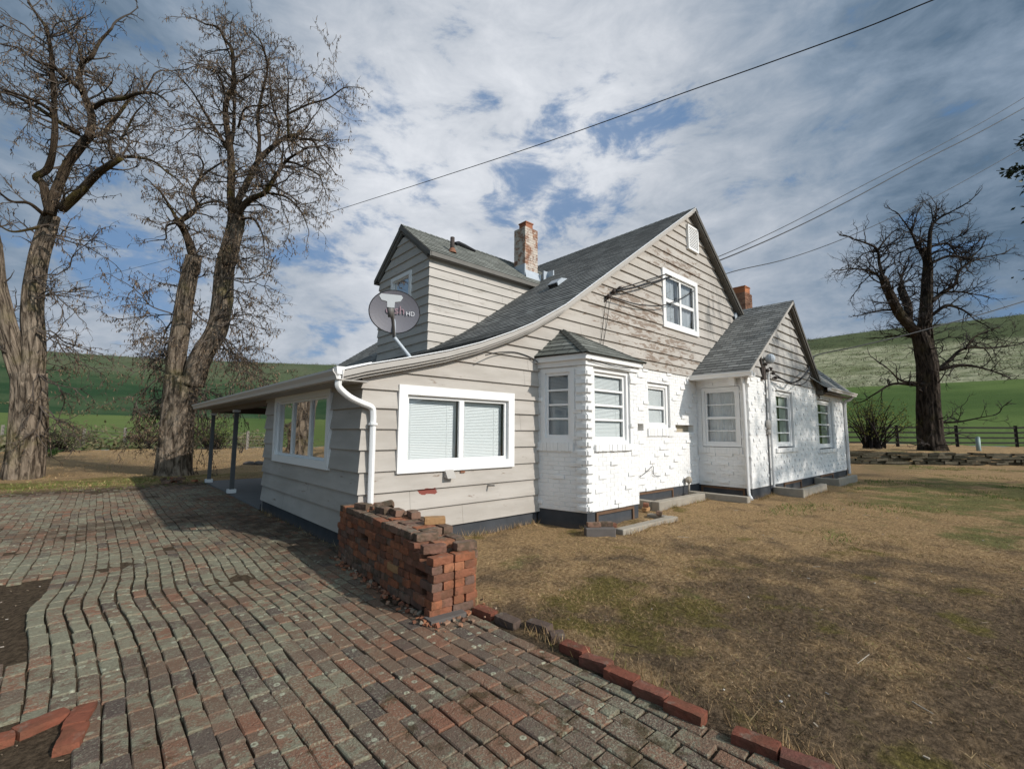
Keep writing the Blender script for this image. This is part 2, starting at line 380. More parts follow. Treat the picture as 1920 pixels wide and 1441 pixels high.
def polar(name, radii, az0, az1, nseg, mat, fz, label, kind='structure'):
    az = np.radians(np.linspace(az0, az1, nseg+1)); R, A = np.meshgrid(radii, az, indexing='ij')
    x = CAM.x+R*np.sin(A); y = CAM.y+R*np.cos(A); z = fz(x, y)
    V = np.stack([x, y, z], -1).reshape(-1, 3); n = nseg+1
    F = [(i*n+j, i*n+j+1, (i+1)*n+j+1, (i+1)*n+j) for i in range(len(radii)-1) for j in range(nseg)]
    F = [f[::-1] for f in F]
    me = bpy.data.meshes.new(name); me.from_pydata(V.tolist(), [], F); me.materials.append(mat)
    me.polygons.foreach_set('use_smooth', np.ones(len(F), dtype=bool)); me.update()
    o = bpy.data.objects.new(name, me); COL.objects.link(o); return tag(o, label, name.replace('_', ' '), None, kind)
def lawn_mat():
    M = Mat('dry_lawn', .95, .1); p = M.pos()
    f = M.noise(p, 26, 7, .75); g = M.noise(p, 1.6, 6, .65); h = M.noise(p, .35, 5, .6); k = M.noise(p, 120, 4, .7)
    f = M.smooth(f, .30, .68)
    straw = M.mix(f, (.27, .165, .075), (.72, .49, .26))
    soil = M.mix(f, (.065, .045, .028), (.30, .21, .13))
    moss = M.mix(f, (.09, .075, .018), (.27, .225, .055))
    gr = M.mix(f, (.075, .10, .028), (.23, .27, .085))
    nearw = M.blob(p, (.6, -5.9, 0), (7.2, 5.4, 50))  # pulls the lawn around the camera toward the darker mix
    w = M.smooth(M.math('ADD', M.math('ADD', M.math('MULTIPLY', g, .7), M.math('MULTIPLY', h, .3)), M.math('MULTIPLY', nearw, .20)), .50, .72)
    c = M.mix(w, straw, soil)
    ms = M.smooth(M.math('ADD', M.math('ADD', .03, M.noise(M.map(p, (1, 1, 1), (4, 2, 0)), 1.25, 6, .65)), M.math('MULTIPLY', M.math('MAXIMUM', M.blob(p, (1.4, -3.1, 0), (1.6, 1.3, 9)), M.blob(p, (-3.2, 12.3, 0), (6, 2.2, 9))), .14)), .60, .72)
    c = M.mix(M.math('MULTIPLY', ms, .8), c, moss)
    gw = M.math('MAXIMUM', M.math('MAXIMUM', M.blob(p, (14, -4.6, 0), (9, 3.4, 9)), M.blob(p, (7.5, -4.9, 0), (2.2, .9, 9))), M.math('MULTIPLY', M.blob(p, (26, -1.5, 0), (8, 2.2, 9)), .85))
    gs = M.smooth(M.math('ADD', M.noise(M.map(p, (1, 1, 1), (8, 5, 0)), .9, 6, .65), M.math('MULTIPLY', gw, .24)), .62, .76)
    c = M.mix(M.math('MULTIPLY', gs, .75), c, gr)
    # tan bare drive past the house end and the sunlit straw of the far left lawn
    far = M.math('MAXIMUM', M.blob(p, (0, 27, 0), (30, 17, 30)), M.blob(p, (22, -1, 0), (9, 2.0, 9)))
    c = M.mix(M.math('MULTIPLY', far, .65), c, M.mix(M.noise(p, .8, 6, .7), (.26, .17, .085), (.42, .29, .16)))
    # strip of damp moss where the brick paving runs out
    c = M.mix(M.math('MULTIPLY', M.math('MULTIPLY', M.blob(p, (-6, 12.4, 0), (14, 1.6, 9)), M.noise(p, 2.5, 5)), .8), c, (.16, .17, .035))
    pav = M.math('MULTIPLY', M.smooth(M.xyz(p)[0], .12, .0), M.smooth(M.xyz(p)[1], 11.5, 10))
    c = M.mix(M.math('MULTIPLY', pav, .93), c, M.mix(f, (.045, .033, .023), (.17, .125, .085)))
    c = M.mix(M.math('MULTIPLY', M.smooth(k, .58, .75), .3), c, (.42, .34, .24))
    M.col(c); M.bump(M.math('ADD', f, M.math('MULTIPLY', k, .5)), .9, .05); return M.m
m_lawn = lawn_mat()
def field_mat():
    M = Mat('green_wheat_field', .95, .1); p = M.pos()
    f = M.noise(M.map(p, (1, 1, 1)), .35, 7, .7); b = M.noise(p, .03, 4)
    f2 = M.noise(M.map(p, (1, 1, 1)), 1.6, 6, .75); f = M.mix(.45, f, f2)
    c = M.mix(f, (.032, .062, .014), (.085, .14, .032))
    c = M.mix(M.smooth(b, .45, .65), c, M.mix(f, (.07, .12, .03), (.14, .19, .05)))
    lft = M.smooth(M.xyz(p)[0], 25, 5)
    c = M.mix(M.math('MULTIPLY', lft, .55), c, (.15, .185, .06))
    M.col(c); M.bump(M.noise(p, 3, 5, .7), .8, .2); return M.m
def hill_mat():
    M = Mat('hillside_grass', .95, .1); p = M.pos(); X = M.xyz(p)
    dx = M.math('SUBTRACT', X[0], CAM.x); dy = M.math('SUBTRACT', X[1], CAM.y)
    r = M.math('SQRT', M.math('ADD', M.math('MULTIPLY', dx, dx), M.math('MULTIPLY', dy, dy)))
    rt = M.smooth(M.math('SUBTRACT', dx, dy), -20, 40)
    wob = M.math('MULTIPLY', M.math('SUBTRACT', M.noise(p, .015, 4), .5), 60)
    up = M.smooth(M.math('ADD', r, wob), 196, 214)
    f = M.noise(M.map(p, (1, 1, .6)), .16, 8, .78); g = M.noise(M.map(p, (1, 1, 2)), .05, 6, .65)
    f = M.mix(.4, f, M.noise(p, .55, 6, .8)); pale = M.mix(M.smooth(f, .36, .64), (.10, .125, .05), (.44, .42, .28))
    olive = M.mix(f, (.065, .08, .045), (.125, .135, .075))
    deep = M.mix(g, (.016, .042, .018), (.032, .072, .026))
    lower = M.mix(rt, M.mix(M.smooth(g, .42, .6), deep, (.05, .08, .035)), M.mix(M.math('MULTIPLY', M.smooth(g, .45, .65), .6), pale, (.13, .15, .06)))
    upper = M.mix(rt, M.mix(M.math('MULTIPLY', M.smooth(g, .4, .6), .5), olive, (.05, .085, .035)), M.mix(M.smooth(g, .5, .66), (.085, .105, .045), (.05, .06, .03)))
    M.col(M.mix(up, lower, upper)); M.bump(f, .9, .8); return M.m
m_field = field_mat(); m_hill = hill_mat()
rr = np.concatenate([np.array([0.02]), np.geomspace(.35, 46, 150)])
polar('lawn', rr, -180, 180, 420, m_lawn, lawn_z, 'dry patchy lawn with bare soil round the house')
polar('field', np.linspace(46, 115, 36), -180, 180, 360, m_field, lambda x, y: terrain(x, y)+.012, 'green wheat field beyond the fences')
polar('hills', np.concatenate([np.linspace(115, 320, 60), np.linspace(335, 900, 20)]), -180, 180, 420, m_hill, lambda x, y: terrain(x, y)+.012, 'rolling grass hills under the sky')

# grass blades
def blades(name, pts, hgt, wid, mat, lean, label):
    n = len(pts); z = lawn_z(pts[:, 0], pts[:, 1])-.006
    a = RNG.uniform(0, 2*np.pi, n); b = RNG.uniform(0, 2*np.pi, n); h = hgt*RNG.uniform(.5, 1.4, n); L = lean*RNG.uniform(.3, 1.3, n)*h
    w = wid*RNG.uniform(.6, 1.5, n)/2
    P = np.zeros((n, 3, 3)); base = np.c_[pts, z]
    P[:, 0] = base+np.c_[np.cos(a)*w, np.sin(a)*w, 0*z]; P[:, 1] = base-np.c_[np.cos(a)*w, np.sin(a)*w, 0*z]
    P[:, 2] = base+np.c_[np.cos(b)*L, np.sin(b)*L, h]
    me = bpy.data.meshes.new(name); me.vertices.add(n*3); me.loops.add(n*3); me.polygons.add(n)
    me.vertices.foreach_set('co', P.reshape(-1)); me.loops.foreach_set('vertex_index', np.arange(n*3, dtype=np.int32))
    me.polygons.foreach_set('loop_start', np.arange(0, n*3, 3, dtype=np.int32)); me.polygons.foreach_set('loop_total', np.full(n, 3, dtype=np.int32))
    me.materials.append(mat); me.update(calc_edges=True)
    o = bpy.data.objects.new(name, me); COL.objects.link(o); return tag(o, label, 'grass', None, 'stuff')
def vnoise(x, y, s, seed=0):
    return np.array([noise.noise(Vector((a*s+seed, b*s-seed, seed*.37))) for a, b in zip(x, y)])
def blade_mat(name, stops):
    M = Mat(name, .85, .15); p = M.pos(); k = M.isl()
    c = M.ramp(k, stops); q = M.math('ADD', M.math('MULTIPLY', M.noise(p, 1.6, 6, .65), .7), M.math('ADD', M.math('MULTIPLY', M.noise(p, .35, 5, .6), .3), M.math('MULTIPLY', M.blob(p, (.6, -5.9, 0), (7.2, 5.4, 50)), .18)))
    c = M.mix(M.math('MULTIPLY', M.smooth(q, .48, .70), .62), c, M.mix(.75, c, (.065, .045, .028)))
    mo = M.smooth(M.noise(M.map(p, (1, 1, 1), (4, 2, 0)), 1.25, 6, .65), .56, .68)
    c = M.mix(M.math('MULTIPLY', mo, .6), c, (.17, .15, .035)); M.col(c); return M.m
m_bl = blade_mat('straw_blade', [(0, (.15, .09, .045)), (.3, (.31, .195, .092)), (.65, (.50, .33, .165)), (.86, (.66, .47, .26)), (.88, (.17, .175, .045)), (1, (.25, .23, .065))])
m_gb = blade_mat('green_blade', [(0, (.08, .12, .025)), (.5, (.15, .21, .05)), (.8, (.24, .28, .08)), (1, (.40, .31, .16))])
N = 420000
rr_ = 1.2+30*RNG.random(N)**2.0; th = np.radians(RNG.uniform(44, 97, N))
px_, py_ = CAM.x+rr_*np.sin(th), CAM.y+rr_*np.cos(th)
ok = (px_ > .22) & (py_ < -.1) & ~((px_ > 3.0) & (px_ < 5.0) & (py_ > -1.5)) & ~((px_ > 8.4) & (py_ > -1.7)) & ~((px_ > 6) & (py_ > -1.0))
px_, py_ = px_[ok], py_[ok]
dens = vnoise(px_, py_, .8, 3)+.6*vnoise(px_, py_, 2.6, 5) - .8*np.exp(-(((px_-.6)/4.2)**2+((py_+5.9)/2.6)**2))
keep = RNG.random(len(px_)) < np.clip(.66+dens*.7, .10, 1)
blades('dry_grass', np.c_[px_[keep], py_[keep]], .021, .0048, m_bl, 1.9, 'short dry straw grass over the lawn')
N = 60000
gx = RNG.uniform(5, 27, N); gy = RNG.uniform(-9, -2, N); dn = vnoise(gx, gy, .55, 9)+.5*vnoise(gx, gy, 1.8, 2)
gk = RNG.random(N) < np.clip((dn-.12)*2.2, 0, 1); gx, gy = gx[gk], gy[gk]
blades('green_grass', np.c_[gx, gy], .055, .011, m_gb, .9, 'tufts of green grass on the lawn')
# longer dry weeds where the mower misses: along the walls and the edging
E_ = []
for (xa, ya, xb, yb, n) in ((.05, -.05, 3.05, -.06, 900), (3.1, -.95, 3.35, -.95, 150), (4.8, -.1, 5.7, -.1, 220), (.10, -2.3, .14, -4.9, 700), (8.7, -1.5, 8.75, -1.4, 90), (8.85, -1.32, 10, -1.34, 300), (3.4, -1.47, 5.1, -1.47, 350), (5.8, -.72, 7.7, -.72, 380), (10.1, -1.99, 12.0, -1.99, 300), (15.7, -1.4, 17.6, -1.4, 350), (.16, -2.2, .3, .0, 450), (-.03, .3, -.03, 4.2, 260)):
    t = RNG.random(n); c_ = RNG.random(n) < .25+.75*(np.sin(t*23+xa*7)+1)/2
    E_.append(np.c_[xa+(xb-xa)*t, ya+(yb-ya)*t][c_]+RNG.normal(0, .035, (int(c_.sum()), 2)))
blades('dry_weeds', np.concatenate(E_), .085, .006, m_bl, .7, 'longer dry weeds along the foundation and edging bricks')
N = 70000
gx = RNG.uniform(-16, 14, N); gy = 11.2+34*RNG.random(N)**1.4; dn = vnoise(gx, gy, .5, 4)+.5*vnoise(gx, gy, 1.7, 6); gk = RNG.random(N) < np.clip(.45+dn*.9, 0, 1)
blades('dry_grass', np.c_[gx[gk], gy[gk]], .06, .014, m_bl, 1.2, 'sparse straw grass on the far lawn beyond the paving')
N = 5000
gx = -9+9*RNG.random(N); gy = RNG.normal(11.6, .8, N); blades('green_grass', np.c_[gx, gy], .05, .012, m_gb, 1.0, 'short mossy green grass where the paving runs out')
# pale chips and twigs
lt = MB()
for i in range(70):                              # leaves and crumbs in the two soil holes
    x, y = (random.uniform(-3.4, -2.65), random.uniform(-.9, 1.0)) if i % 2 else (random.uniform(-2.9, -2.4), random.uniform(-2.9, -2.1))
    a = random.uniform(0, 6.3); l = random.uniform(.003, .010); w = random.uniform(.0015, .004)
    lt.obox(Vector((x, y, .008)), Vector((math.cos(a)*l, math.sin(a)*l, random.uniform(-.2, .4)*l)), Vector((-math.sin(a)*w, math.cos(a)*w, 0)), Vector((0, 0, .002)))
for i in range(300):
    r_ = 1.3+14*random.random()**1.6; t_ = rad(random.uniform(46, 96)); x, y = CAM.x+r_*math.sin(t_), CAM.y+r_*math.cos(t_)
    if x < .3 or y > -1.6: continue
    z = float(lawn_z(np.array([x]), np.array([y]))[0])+.012; a = random.uniform(0, 6.3); l = random.uniform(.004, .014); w = random.uniform(.002, .006)
    if random.random() < .25: l, w = random.uniform(.03, .09), .0013
    lt.obox(Vector((x, y, z)), Vector((math.cos(a)*l, math.sin(a)*l, random.uniform(-.3, .3)*l)), Vector((-math.sin(a)*w, math.cos(a)*w, 0)), Vector((0, 0, .0025)))
ML = Mat('pale_chips', .9, .1); ML.col(ML.ramp(ML.isl(), [(0, (.10, .07, .045)), (.6, (.26, .20, .14)), (.9, (.50, .45, .38)), (1, (.3, .31, .33))]))
tag(lt.build('litter', ML.m), 'pale wood chips and twigs on the lawn', 'litter', None, 'stuff')

# ------------------------------------------------------------------ brick paving
def heave(x, y):
    g = math.exp(-((x+2.35)/.75)**2-((y+.15)/.85)**2)
    und = .007*math.sin(x*1.7+y*.9)+.005*math.sin(x*3.1-y*2.3+2)+.003*math.sin(x*6.3+y*4.1)
    return .045*g+und
def shift(x, y):
    return -.085*math.exp(-((y+.05)/.62)**2)*math.exp(-((x+2.5)/1.3)**2) + .03*math.exp(-((y+1.6)/.7)**2)*math.exp(-((x+2.1)/1.2)**2) + .012*math.sin(y*1.1+x*.6)+.006*math.sin(y*2.7+x*1.9)
pv = MB()
def paver(x, y, w, l, ang, dz):
    cx_, sx_ = math.cos(ang), math.sin(ang); top = []; h = .06
    tz = random.gauss(0, .0022); tilt = (random.gauss(0, .012), random.gauss(0, .012))
    def P(u, v, z):
        X, Y = x+u*cx_-v*sx_, y+u*sx_+v*cx_
        X2 = X+shift(X, Y); return (X2, Y, heave(X, Y)+z+tz+dz+u*tilt[0]*2+v*tilt[1])
    c = random.uniform(.003, .007); j = lambda: random.gauss(0, .0034)
    o = [(-w+j(), -l+j()), (w+j(), -l+j()), (w+j(), l+j()), (-w+j(), l+j())]
    inn = [(u-math.copysign(c, u), v_-math.copysign(c, v_)) for u, v_ in o]
    # split the long side once so rows can bend
    B = [P(u, v_, -h) for u, v_ in o]; Mi = [P(u, v_, -c) for u, v_ in o]; T = [P(u, v_, 0) for u, v_ in inn]
    i = len(pv.v); pv.v += B+Mi+T
    for k in range(4):
        q = (k+1) % 4
        pv.f.append((i+k, i+q, i+4+q, i+4+k)); pv.f.append((i+4+k, i+4+q, i+8+q, i+8+k)); pv.m += [0, 0]; pv.uv += [[(0., 0.)]*4]*2
    pv.f.append((i+8, i+9, i+10, i+11)); pv.m.append(0); pv.uv.append([(0., 0.)]*4)
row = 0; x = -.055
while x > -9.5:
    y = -6.2+random.random()*.2
    while y < 11.2:
        l = (.1 if random.random() < .9 else random.choice((.05, .07)))+random.gauss(0, .003); yc = y+l
        keep = True
        nn = noise.noise(Vector((x*1.3, yc*1.3, 3)))
        if x < -2.62+.05*nn and -.95 < yc < 1.05+.3*nn: keep = False           # soil patch at the left
        if x < -2.36 and yc < -1.93: keep = False                                # soil below the loose red bricks
        if yc > 9.6+.9*noise.noise(Vector((x*.8, yc*.5, 1)))+.1*x*0 : keep = random.random() < .25 if yc < 10.6 else False
        if x > -.42 and -2.0 < yc < -.1: keep = True
        if keep:
            paver(x, yc, .0495-.0055*math.exp(-((x+2.1)/.9)**2-((yc+.1)/1.2)**2)-random.uniform(0, .0015), l-random.uniform(.0045, .0075), random.gauss(0, .014), .012)
        y += 2*l
    x -= .1045+random.gauss(0, .0015); row += 1
def paving_mat():
    M = Mat('lichened_paving_brick', .92, .12); p = M.pos(); k = M.isl()
    c = M.ramp(k, [(0, (.115, .085, .074)), (.1, (.155, .108, .085)), (.4, (.195, .128, .090)), (.65, (.235, .138, .09)), (.87, (.285, .135, .085)), (1, (.19, .145, .105))])
    c = M.mix(M.math('MULTIPLY', M.noise(p, 60, 5, .7), .7), c, M.mix(.6, c, (.03, .025, .02)))
    # lichen: big cover with patches, small crusts
    cov_ = M.noise(p, .85, 4, .6); cen = M.blob(p, (-2.1, .6, 0), (2.6, 4.4, 9))
    far = M.blob(p, (-3.2, 7, 0), (4.5, 4.5, 9))
    amt = M.math('ADD', M.math('MULTIPLY', cov_, .61), M.math('ADD', M.math('MULTIPLY', M.math('MAXIMUM', cen, M.math('MULTIPLY', far, .75)), .13), M.math('MULTIPLY', M.math('SUBTRACT', M.math('FRACT', M.math('MULTIPLY', k, 7.3)), .5), .22)))
    cr = M.noise(p, 16, 7, .72)
    g = M.smooth(M.math('ADD', cr, amt), .84, 1.0)
    lich = M.mix(M.noise(p, 50, 4), (.15, .145, .095), (.30, .29, .205))
    c = M.mix(M.math('MULTIPLY', g, .85), c, lich)
    sp = M.smooth(M.math('ADD', M.noise(p, 75, 5, .75), M.math('MULTIPLY', M.math('SUBTRACT', cov_, .5), .35)), .53, .60)
    c = M.mix(M.math('MULTIPLY', sp, .7), c, M.mix(M.noise(p, 9, 3), (.36, .35, .27), (.23, .23, .15)))
    du_ = M.smooth(M.noise(p, 3.5, 6, .7), .35, .7)
    c = M.mix(M.math('MULTIPLY', du_, .25), c, (.22, .185, .13))
    vd = M.voro(M.map(p, (1, 1, 1)), 13); wob = M.noise(p, 30, 4)
    spot = M.math('MULTIPLY', M.smooth(M.math('ADD', vd, M.math('MULTIPLY', wob, .12)), .33, .25), M.smooth(M.noise(p, 2.2, 4), .46, .6))
    ring = M.math('MULTIPLY', spot, M.smooth(M.math('ADD', vd, M.math('MULTIPLY', wob, .12)), .10, .25))
    c = M.mix(M.math('MULTIPLY', spot, .55), c, (.20, .20, .13)); c = M.mix(M.math('MULTIPLY', ring, .8), c, (.46, .46, .34))
    mo = M.smooth(M.math('ADD', M.noise(p, 5, 6, .7), M.math('MULTIPLY', M.blob(p, (-.4, -3.8, 0), (1.5, 1.6, 9)), .1)), .62, .72)
    c = M.mix(M.math('MULTIPLY', mo, .7), c, (.055, .040, .018))
    # dirt lying along the house wall and at the far end
    dirt = M.math('MULTIPLY', M.math('MAXIMUM', M.math('MAXIMUM', M.blob(p, (-.25, 2.2, 0), (.85, 3.4, 9)), M.blob(p, (-1.6, 4.1, 0), (2.4, .9, 9))), M.blob(p, (-3, 11.2, 0), (9, 2.6, 9))), M.smooth(M.noise(p, 3.2, 6, .7), .36, .6))
    c = M.mix(M.math('MULTIPLY', dirt, .85), c, (.075, .052, .036))
    M.col(c); M.bump(M.math('ADD', cr, M.math('MULTIPLY', M.noise(p, 90, 4), .7)), .9, .016); return M.m
m_pave = paving_mat()
tag(pv.build('brick_paving', m_pave), 'old lichen covered brick paving with wavy rows', 'paving', None, 'structure')

# ------------------------------------------------------------------ house
house = empty('house', (0, 0, 0), 'grey clapboard house with white painted brick bay, curved shingle roof and dormer', 'house')
PROF = [(-.36, 2.20), (-.04, 2.30), (.61, 2.47), (1.11, 2.61), (1.67, 2.80), (2.3, 3.06), (2.77, 3.28), (3.57, 3.74), (4.17, 4.16), (8.72, 7.33)]
PX, PZ = [p[0] for p in PROF], [p[1] for p in PROF]
zroof = lambda x: float(np.interp(x, PX, PZ))
xroofL = lambda z: float(np.interp(z, PZ, PX))
RIGHT = [(8.72, 7.33), (14.3, 2.92)]
xroofR = lambda z: float(np.interp(z, [2.92, 7.33], [14.3, 8.72]))
front = lambda y0: (lambda u, z, o: Vector((u, y0-o, z)))
left = lambda x0: (lambda u, z, o: Vector((x0-o, u, z)))

def siding(mb, fr, zs, xl, xr, holes=(), lip=.034, mitl=0, mitr=0, m=0, seam=True):
    for za, zb in zip(zs[:-1], zs[1:]):
        cuts = {za, zb}
        for h in holes:
            for q in (h[2], h[3]):
                if za < q < zb: cuts.add(q)
        if abs(xl(za)-xl(zb)) > .02 or abs(xr(za)-xr(zb)) > .02:
            for k in range(1, 6): cuts.add(za+(zb-za)*k/6)
        cuts = sorted(cuts); off = lambda z: lip*(zb-z)/(zb-za)+.004
        wob = random.uniform(-.002, .002)
        if seam:
            u = xl(za)+random.uniform(.6, 3.2)
            while u < xr(zb)-.15:
                if u > xl(zb)+.1 and not any(h[0]-.15 < u < h[1]+.15 and h[2]-.15 < zb and h[3]+.15 > za for h in holes):
                    mb.quad(fr(u, za+.004, off(za)+wob+.0008), fr(u+.0035, za+.004, off(za)+wob+.0008), fr(u+.0035, zb-.002, off(zb)+wob+.0008), fr(u, zb-.002, off(zb)+wob+.0008), m=1)
                u += random.uniform(2.2, 3.8)
        for p, q in zip(cuts[:-1], cuts[1:]):
            hs = sorted(h for h in holes if h[2] <= p+1e-6 and h[3] >= q-1e-6)
            segs = []; cur = (xl(p)-mitl*off(p), xl(q)-mitl*off(q))
            for h in hs: segs.append((cur, (h[0], h[0]))); cur = (h[1], h[1])
            segs.append((cur, (xr(p)+mitr*off(p), xr(q)+mitr*off(q))))
            for (a0, a1), (b0, b1) in segs:
                if b0 <= a0 and b1 <= a1: continue
                b0, b1 = max(a0, b0), max(a1, b1)
                mb.quad(fr(a0, p, off(p)+wob), fr(b0, p, off(p)+wob), fr(b1, q, off(q)+wob), fr(a1, q, off(q)+wob), m=m)
                if p == za: mb.quad(fr(a0, p, -.004), fr(b0, p, -.004), fr(b0, p, off(p)+wob), fr(a0, p, off(p)+wob), m=m)

def brickface(mb, fr, u0, u1, z0, z1, holes=(), prot=None, seed=0, h=.0705, L=.205, flip=0, base=True, depth=.05):
    R_ = random.Random(seed)
    n = max(1, round((z1-z0)/h)); h = (z1-z0)/n
    us = sorted({u0, u1, *[q for w in holes for q in w[:2] if u0 < q < u1]}); zs = sorted({z0, z1, *[q for w in holes for q in w[2:4] if z0 < q < z1]})
    if base:
        for a, b in zip(us[:-1], us[1:]):
            for c, d in zip(zs[:-1], zs[1:]):
                if any(w[0] <= a and w[1] >= b and w[2] <= c and w[3] >= d for w in holes): continue
                mb.quad(fr(a, c, -.002), fr(b, c, -.002), fr(b, d, -.002), fr(a, d, -.002))
        for w in holes:                            # reveals
            a, b, c, d = w[:4]; D = -.15
            for P, Q in (((a, c), (b, c)), ((b, c), (b, d)), ((b, d), (a, d)), ((a, d), (a, c))):
                mb.quad(fr(*P, -.004), fr(*Q, -.004), fr(*Q, D), fr(*P, D))
    for j in range(n):
        c, d = z0+j*h+.0022, z0+(j+1)*h-.0022; u = u0-(L/2 if j % 2 else 0)-R_.random()*.012; i = 0
        while u < u1:
            a, b = max(u+.0025, u0), min(u+L-.0025, u1); o = R_.uniform(-.0008, .002); lo = a
            pr = prot(i, j, R_) if prot else 0
            spans = [(a, b)]
            for w in holes:
                if w[3] > c+.02 and w[2] < d-.02:
                    ns = []
                    for s_, e_ in spans:
                        if w[0] >= e_ or w[1] <= s_: ns.append((s_, e_)); continue
                        if w[0]-s_ > .02: ns.append((s_, w[0]))
                        if e_-w[1] > .02: ns.append((w[1], e_))
                    spans = ns
            for s_, e_ in spans:
                if e_-s_ < .015: continue
                q = o
                dz = [R_.uniform(-.0012, .0012) for _ in range(4)]
                if pr and e_-s_ > .09:
                    q = o+pr
                    if flip: mid = (s_+e_)/2+R_.uniform(-.03, .03); s_, e_ = mid-.052, mid+.052
                P = [fr(s_, c+dz[0], q), fr(e_, c+dz[1], q), fr(e_, d+dz[2], q), fr(s_, d+dz[3], q)]
                B = [fr(s_, c, -.006), fr(e_, c, -.006), fr(e_, d, -.006), fr(s_, d, -.006)]
                k = len(mb.v); bev = .004 if not pr else .010
                cen = [fr(s_+bev, c+bev, q+.004), fr(e_-bev, c+bev, q+.004), fr(e_-bev, d-bev, q+.004), fr(s_+bev, d-bev, q+.004)]
                mb.v += [tuple(v_) for v_ in B+P+cen]
                for w_ in range(4):
                    x_ = (w_+1) % 4
                    mb.f += [(k+w_, k+x_, k+4+x_, k+4+w_), (k+4+w_, k+4+x_, k+8+x_, k+8+w_)]; mb.m += [0, 0]; mb.uv += [[(0., 0.)]*4]*2
                mb.f.append((k+8, k+9, k+10, k+11)); mb.m.append(0); mb.uv.append([(0., 0.)]*4)
            u += L; i += 1

def fbox(mb, fr, u0, u1, z0, z1, o0, o1, m=0):
    P = [fr(u, z, o) for u, z, o in ((u0,z0,o0),(u1,z0,o0),(u1,z1,o0),(u0,z1,o0),(u0,z0,o1),(u1,z0,o1),(u1,z1,o1),(u0,z1,o1))]
    i = len(mb.v); mb.v += [tuple(p) for p in P]
    for f in ((0,3,2,1),(4,5,6,7),(0,1,5,4),(1,2,6,5),(2,3,7,6),(3,0,4,7)):
        mb.f.append(tuple(i+k for k in f)); mb.m.append(m); mb.uv.append([(0., 0.)]*4)
def frame4(mb, fr, u0, u1, z0, z1, w, o0, o1, wb=None, m=0):
    wb = wb or w
    fbox(mb, fr, u0, u1, z0, z0+wb, o0, o1, m); fbox(mb, fr, u0, u1, z1-w, z1, o0, o1, m)
    fbox(mb, fr, u0, u0+w, z0+wb, z1-w, o0, o1, m); fbox(mb, fr, u1-w, u1, z0+wb, z1-w, o0, o1, m)

def window(fr, u0, u1, z0, z1, trim, out, sash=.05, sash_o=(-.075, -.035), us=(), zs=(), bw=.028, cover=None, cmat=None, cd=.13, sill=None, trimb=None, tmat=None, part=house, label=None):
    tmat = tmat or m_white
    w = MB(); frame4(w, fr, u0, u1, z0, z1, trim, sash_o[0]-.03, out, trimb)
    a, b, c, d = u0+trim, u1-trim, z0+(trimb or trim), z1-trim
    s_ = MB(); frame4(s_, fr, a, b, c, d, sash, *sash_o)
    ia, ib, ic, id_ = a+sash, b-sash, c+sash, d-sash
    for q in us: fbox(s_, fr, q-bw, q+bw, ic, id_, sash_o[0]+.002, sash_o[1]+.006)
    for q, hw in zs: fbox(s_, fr, ia, ib, q-hw, q+hw, sash_o[0]+.004, sash_o[1]-.003)
    wo = w.build('window', tmat, part)
    if label: wo['label'] = label
    s_.build('sash', tmat, wo)
    g = MB(); o = (sash_o[0]+sash_o[1])/2-.002
    g.quad(fr(ia-.01, ic-.01, o), fr(ib+.01, ic-.01, o), fr(ib+.01, id_+.01, o), fr(ia-.01, id_+.01, o)); g.build('pane', m_glass, wo)
    if cover == 'blind':
        k = MB(); z = c+.01; edges = [a]+list(us)+[b]
        while z < d-.01:
            for e0, e1 in zip(edges[:-1], edges[1:]):
                k.quad(fr(e0+.02, z, -cd+.011), fr(e1-.02, z, -cd+.011), fr(e1-.02, z+.018, -cd+.001), fr(e0+.02, z+.018, -cd+.001)); k.quad(fr(e0+.02, z+.018, -cd+.001), fr(e1-.02, z+.018, -cd+.001), fr(e1-.02, z+.0235, -cd-.011), fr(e0+.02, z+.0235, -cd-.011))
            z += .0225
        for e0, e1 in zip(edges[:-1], edges[1:]):
            for f_ in (.15, .8):
                q = e0+(e1-e0)*f_; fbox(k, fr, q-.003, q+.003, c+.01, d, -cd+.008, -cd+.011)
        k.build('blind', m_blind, wo)
    elif cover == 'curtain':
        k = MB(); n = int((b-a)/.012)
        W_ = lambda q, t: -cd+.007*math.sin(q*95+2*math.sin(q*17))+.006*math.sin(q*41+1)
        for i in range(n):
            q0, q1 = a+(b-a)*i/n, a+(b-a)*(i+1)/n
            gap = cmat[1] if isinstance(cmat, tuple) else None
            if gap and gap[0] < (q0-a)/(b-a) < gap[1]: continue
            k.quad(fr(q0, c, W_(q0, 0)), fr(q1, c, W_(q1, 0)), fr(q1, d, W_(q1, 1)), fr(q0, d, W_(q0, 1)))
        k.build('curtain', cmat[0] if isinstance(cmat, tuple) else cmat, wo, True)
    if cover:                                      # dim room behind
        k = MB(); D = -cd-.5
        for P, Q in (((a, c), (b, c)), ((b, c), (b, d)), ((b, d), (a, d)), ((a, d), (a, c))):
            k.quad(fr(*P, sash_o[0]-.035), fr(*Q, sash_o[0]-.035), fr(*Q, D), fr(*P, D))
        k.quad(fr(a, c, D), fr(b, c, D), fr(b, d, D), fr(a, d, D)); k.build('reveal', m_room, wo)
    if sill:
        k = MB(); su0, su1, sz0, sz1, so_ = sill; nb = max(2, round((su1-su0)/.072))
        for i in range(nb):
            e0, e1 = su0+(su1-su0)*i/nb, su0+(su1-su0)*(i+1)/nb
            fbox(k, fr, e0+.002, e1-.002, sz0+random.uniform(-.004, .004), sz1, -.12, so_+random.uniform(-.006, .006))
        k.build('sill', m_wbrick, wo)
    return wo

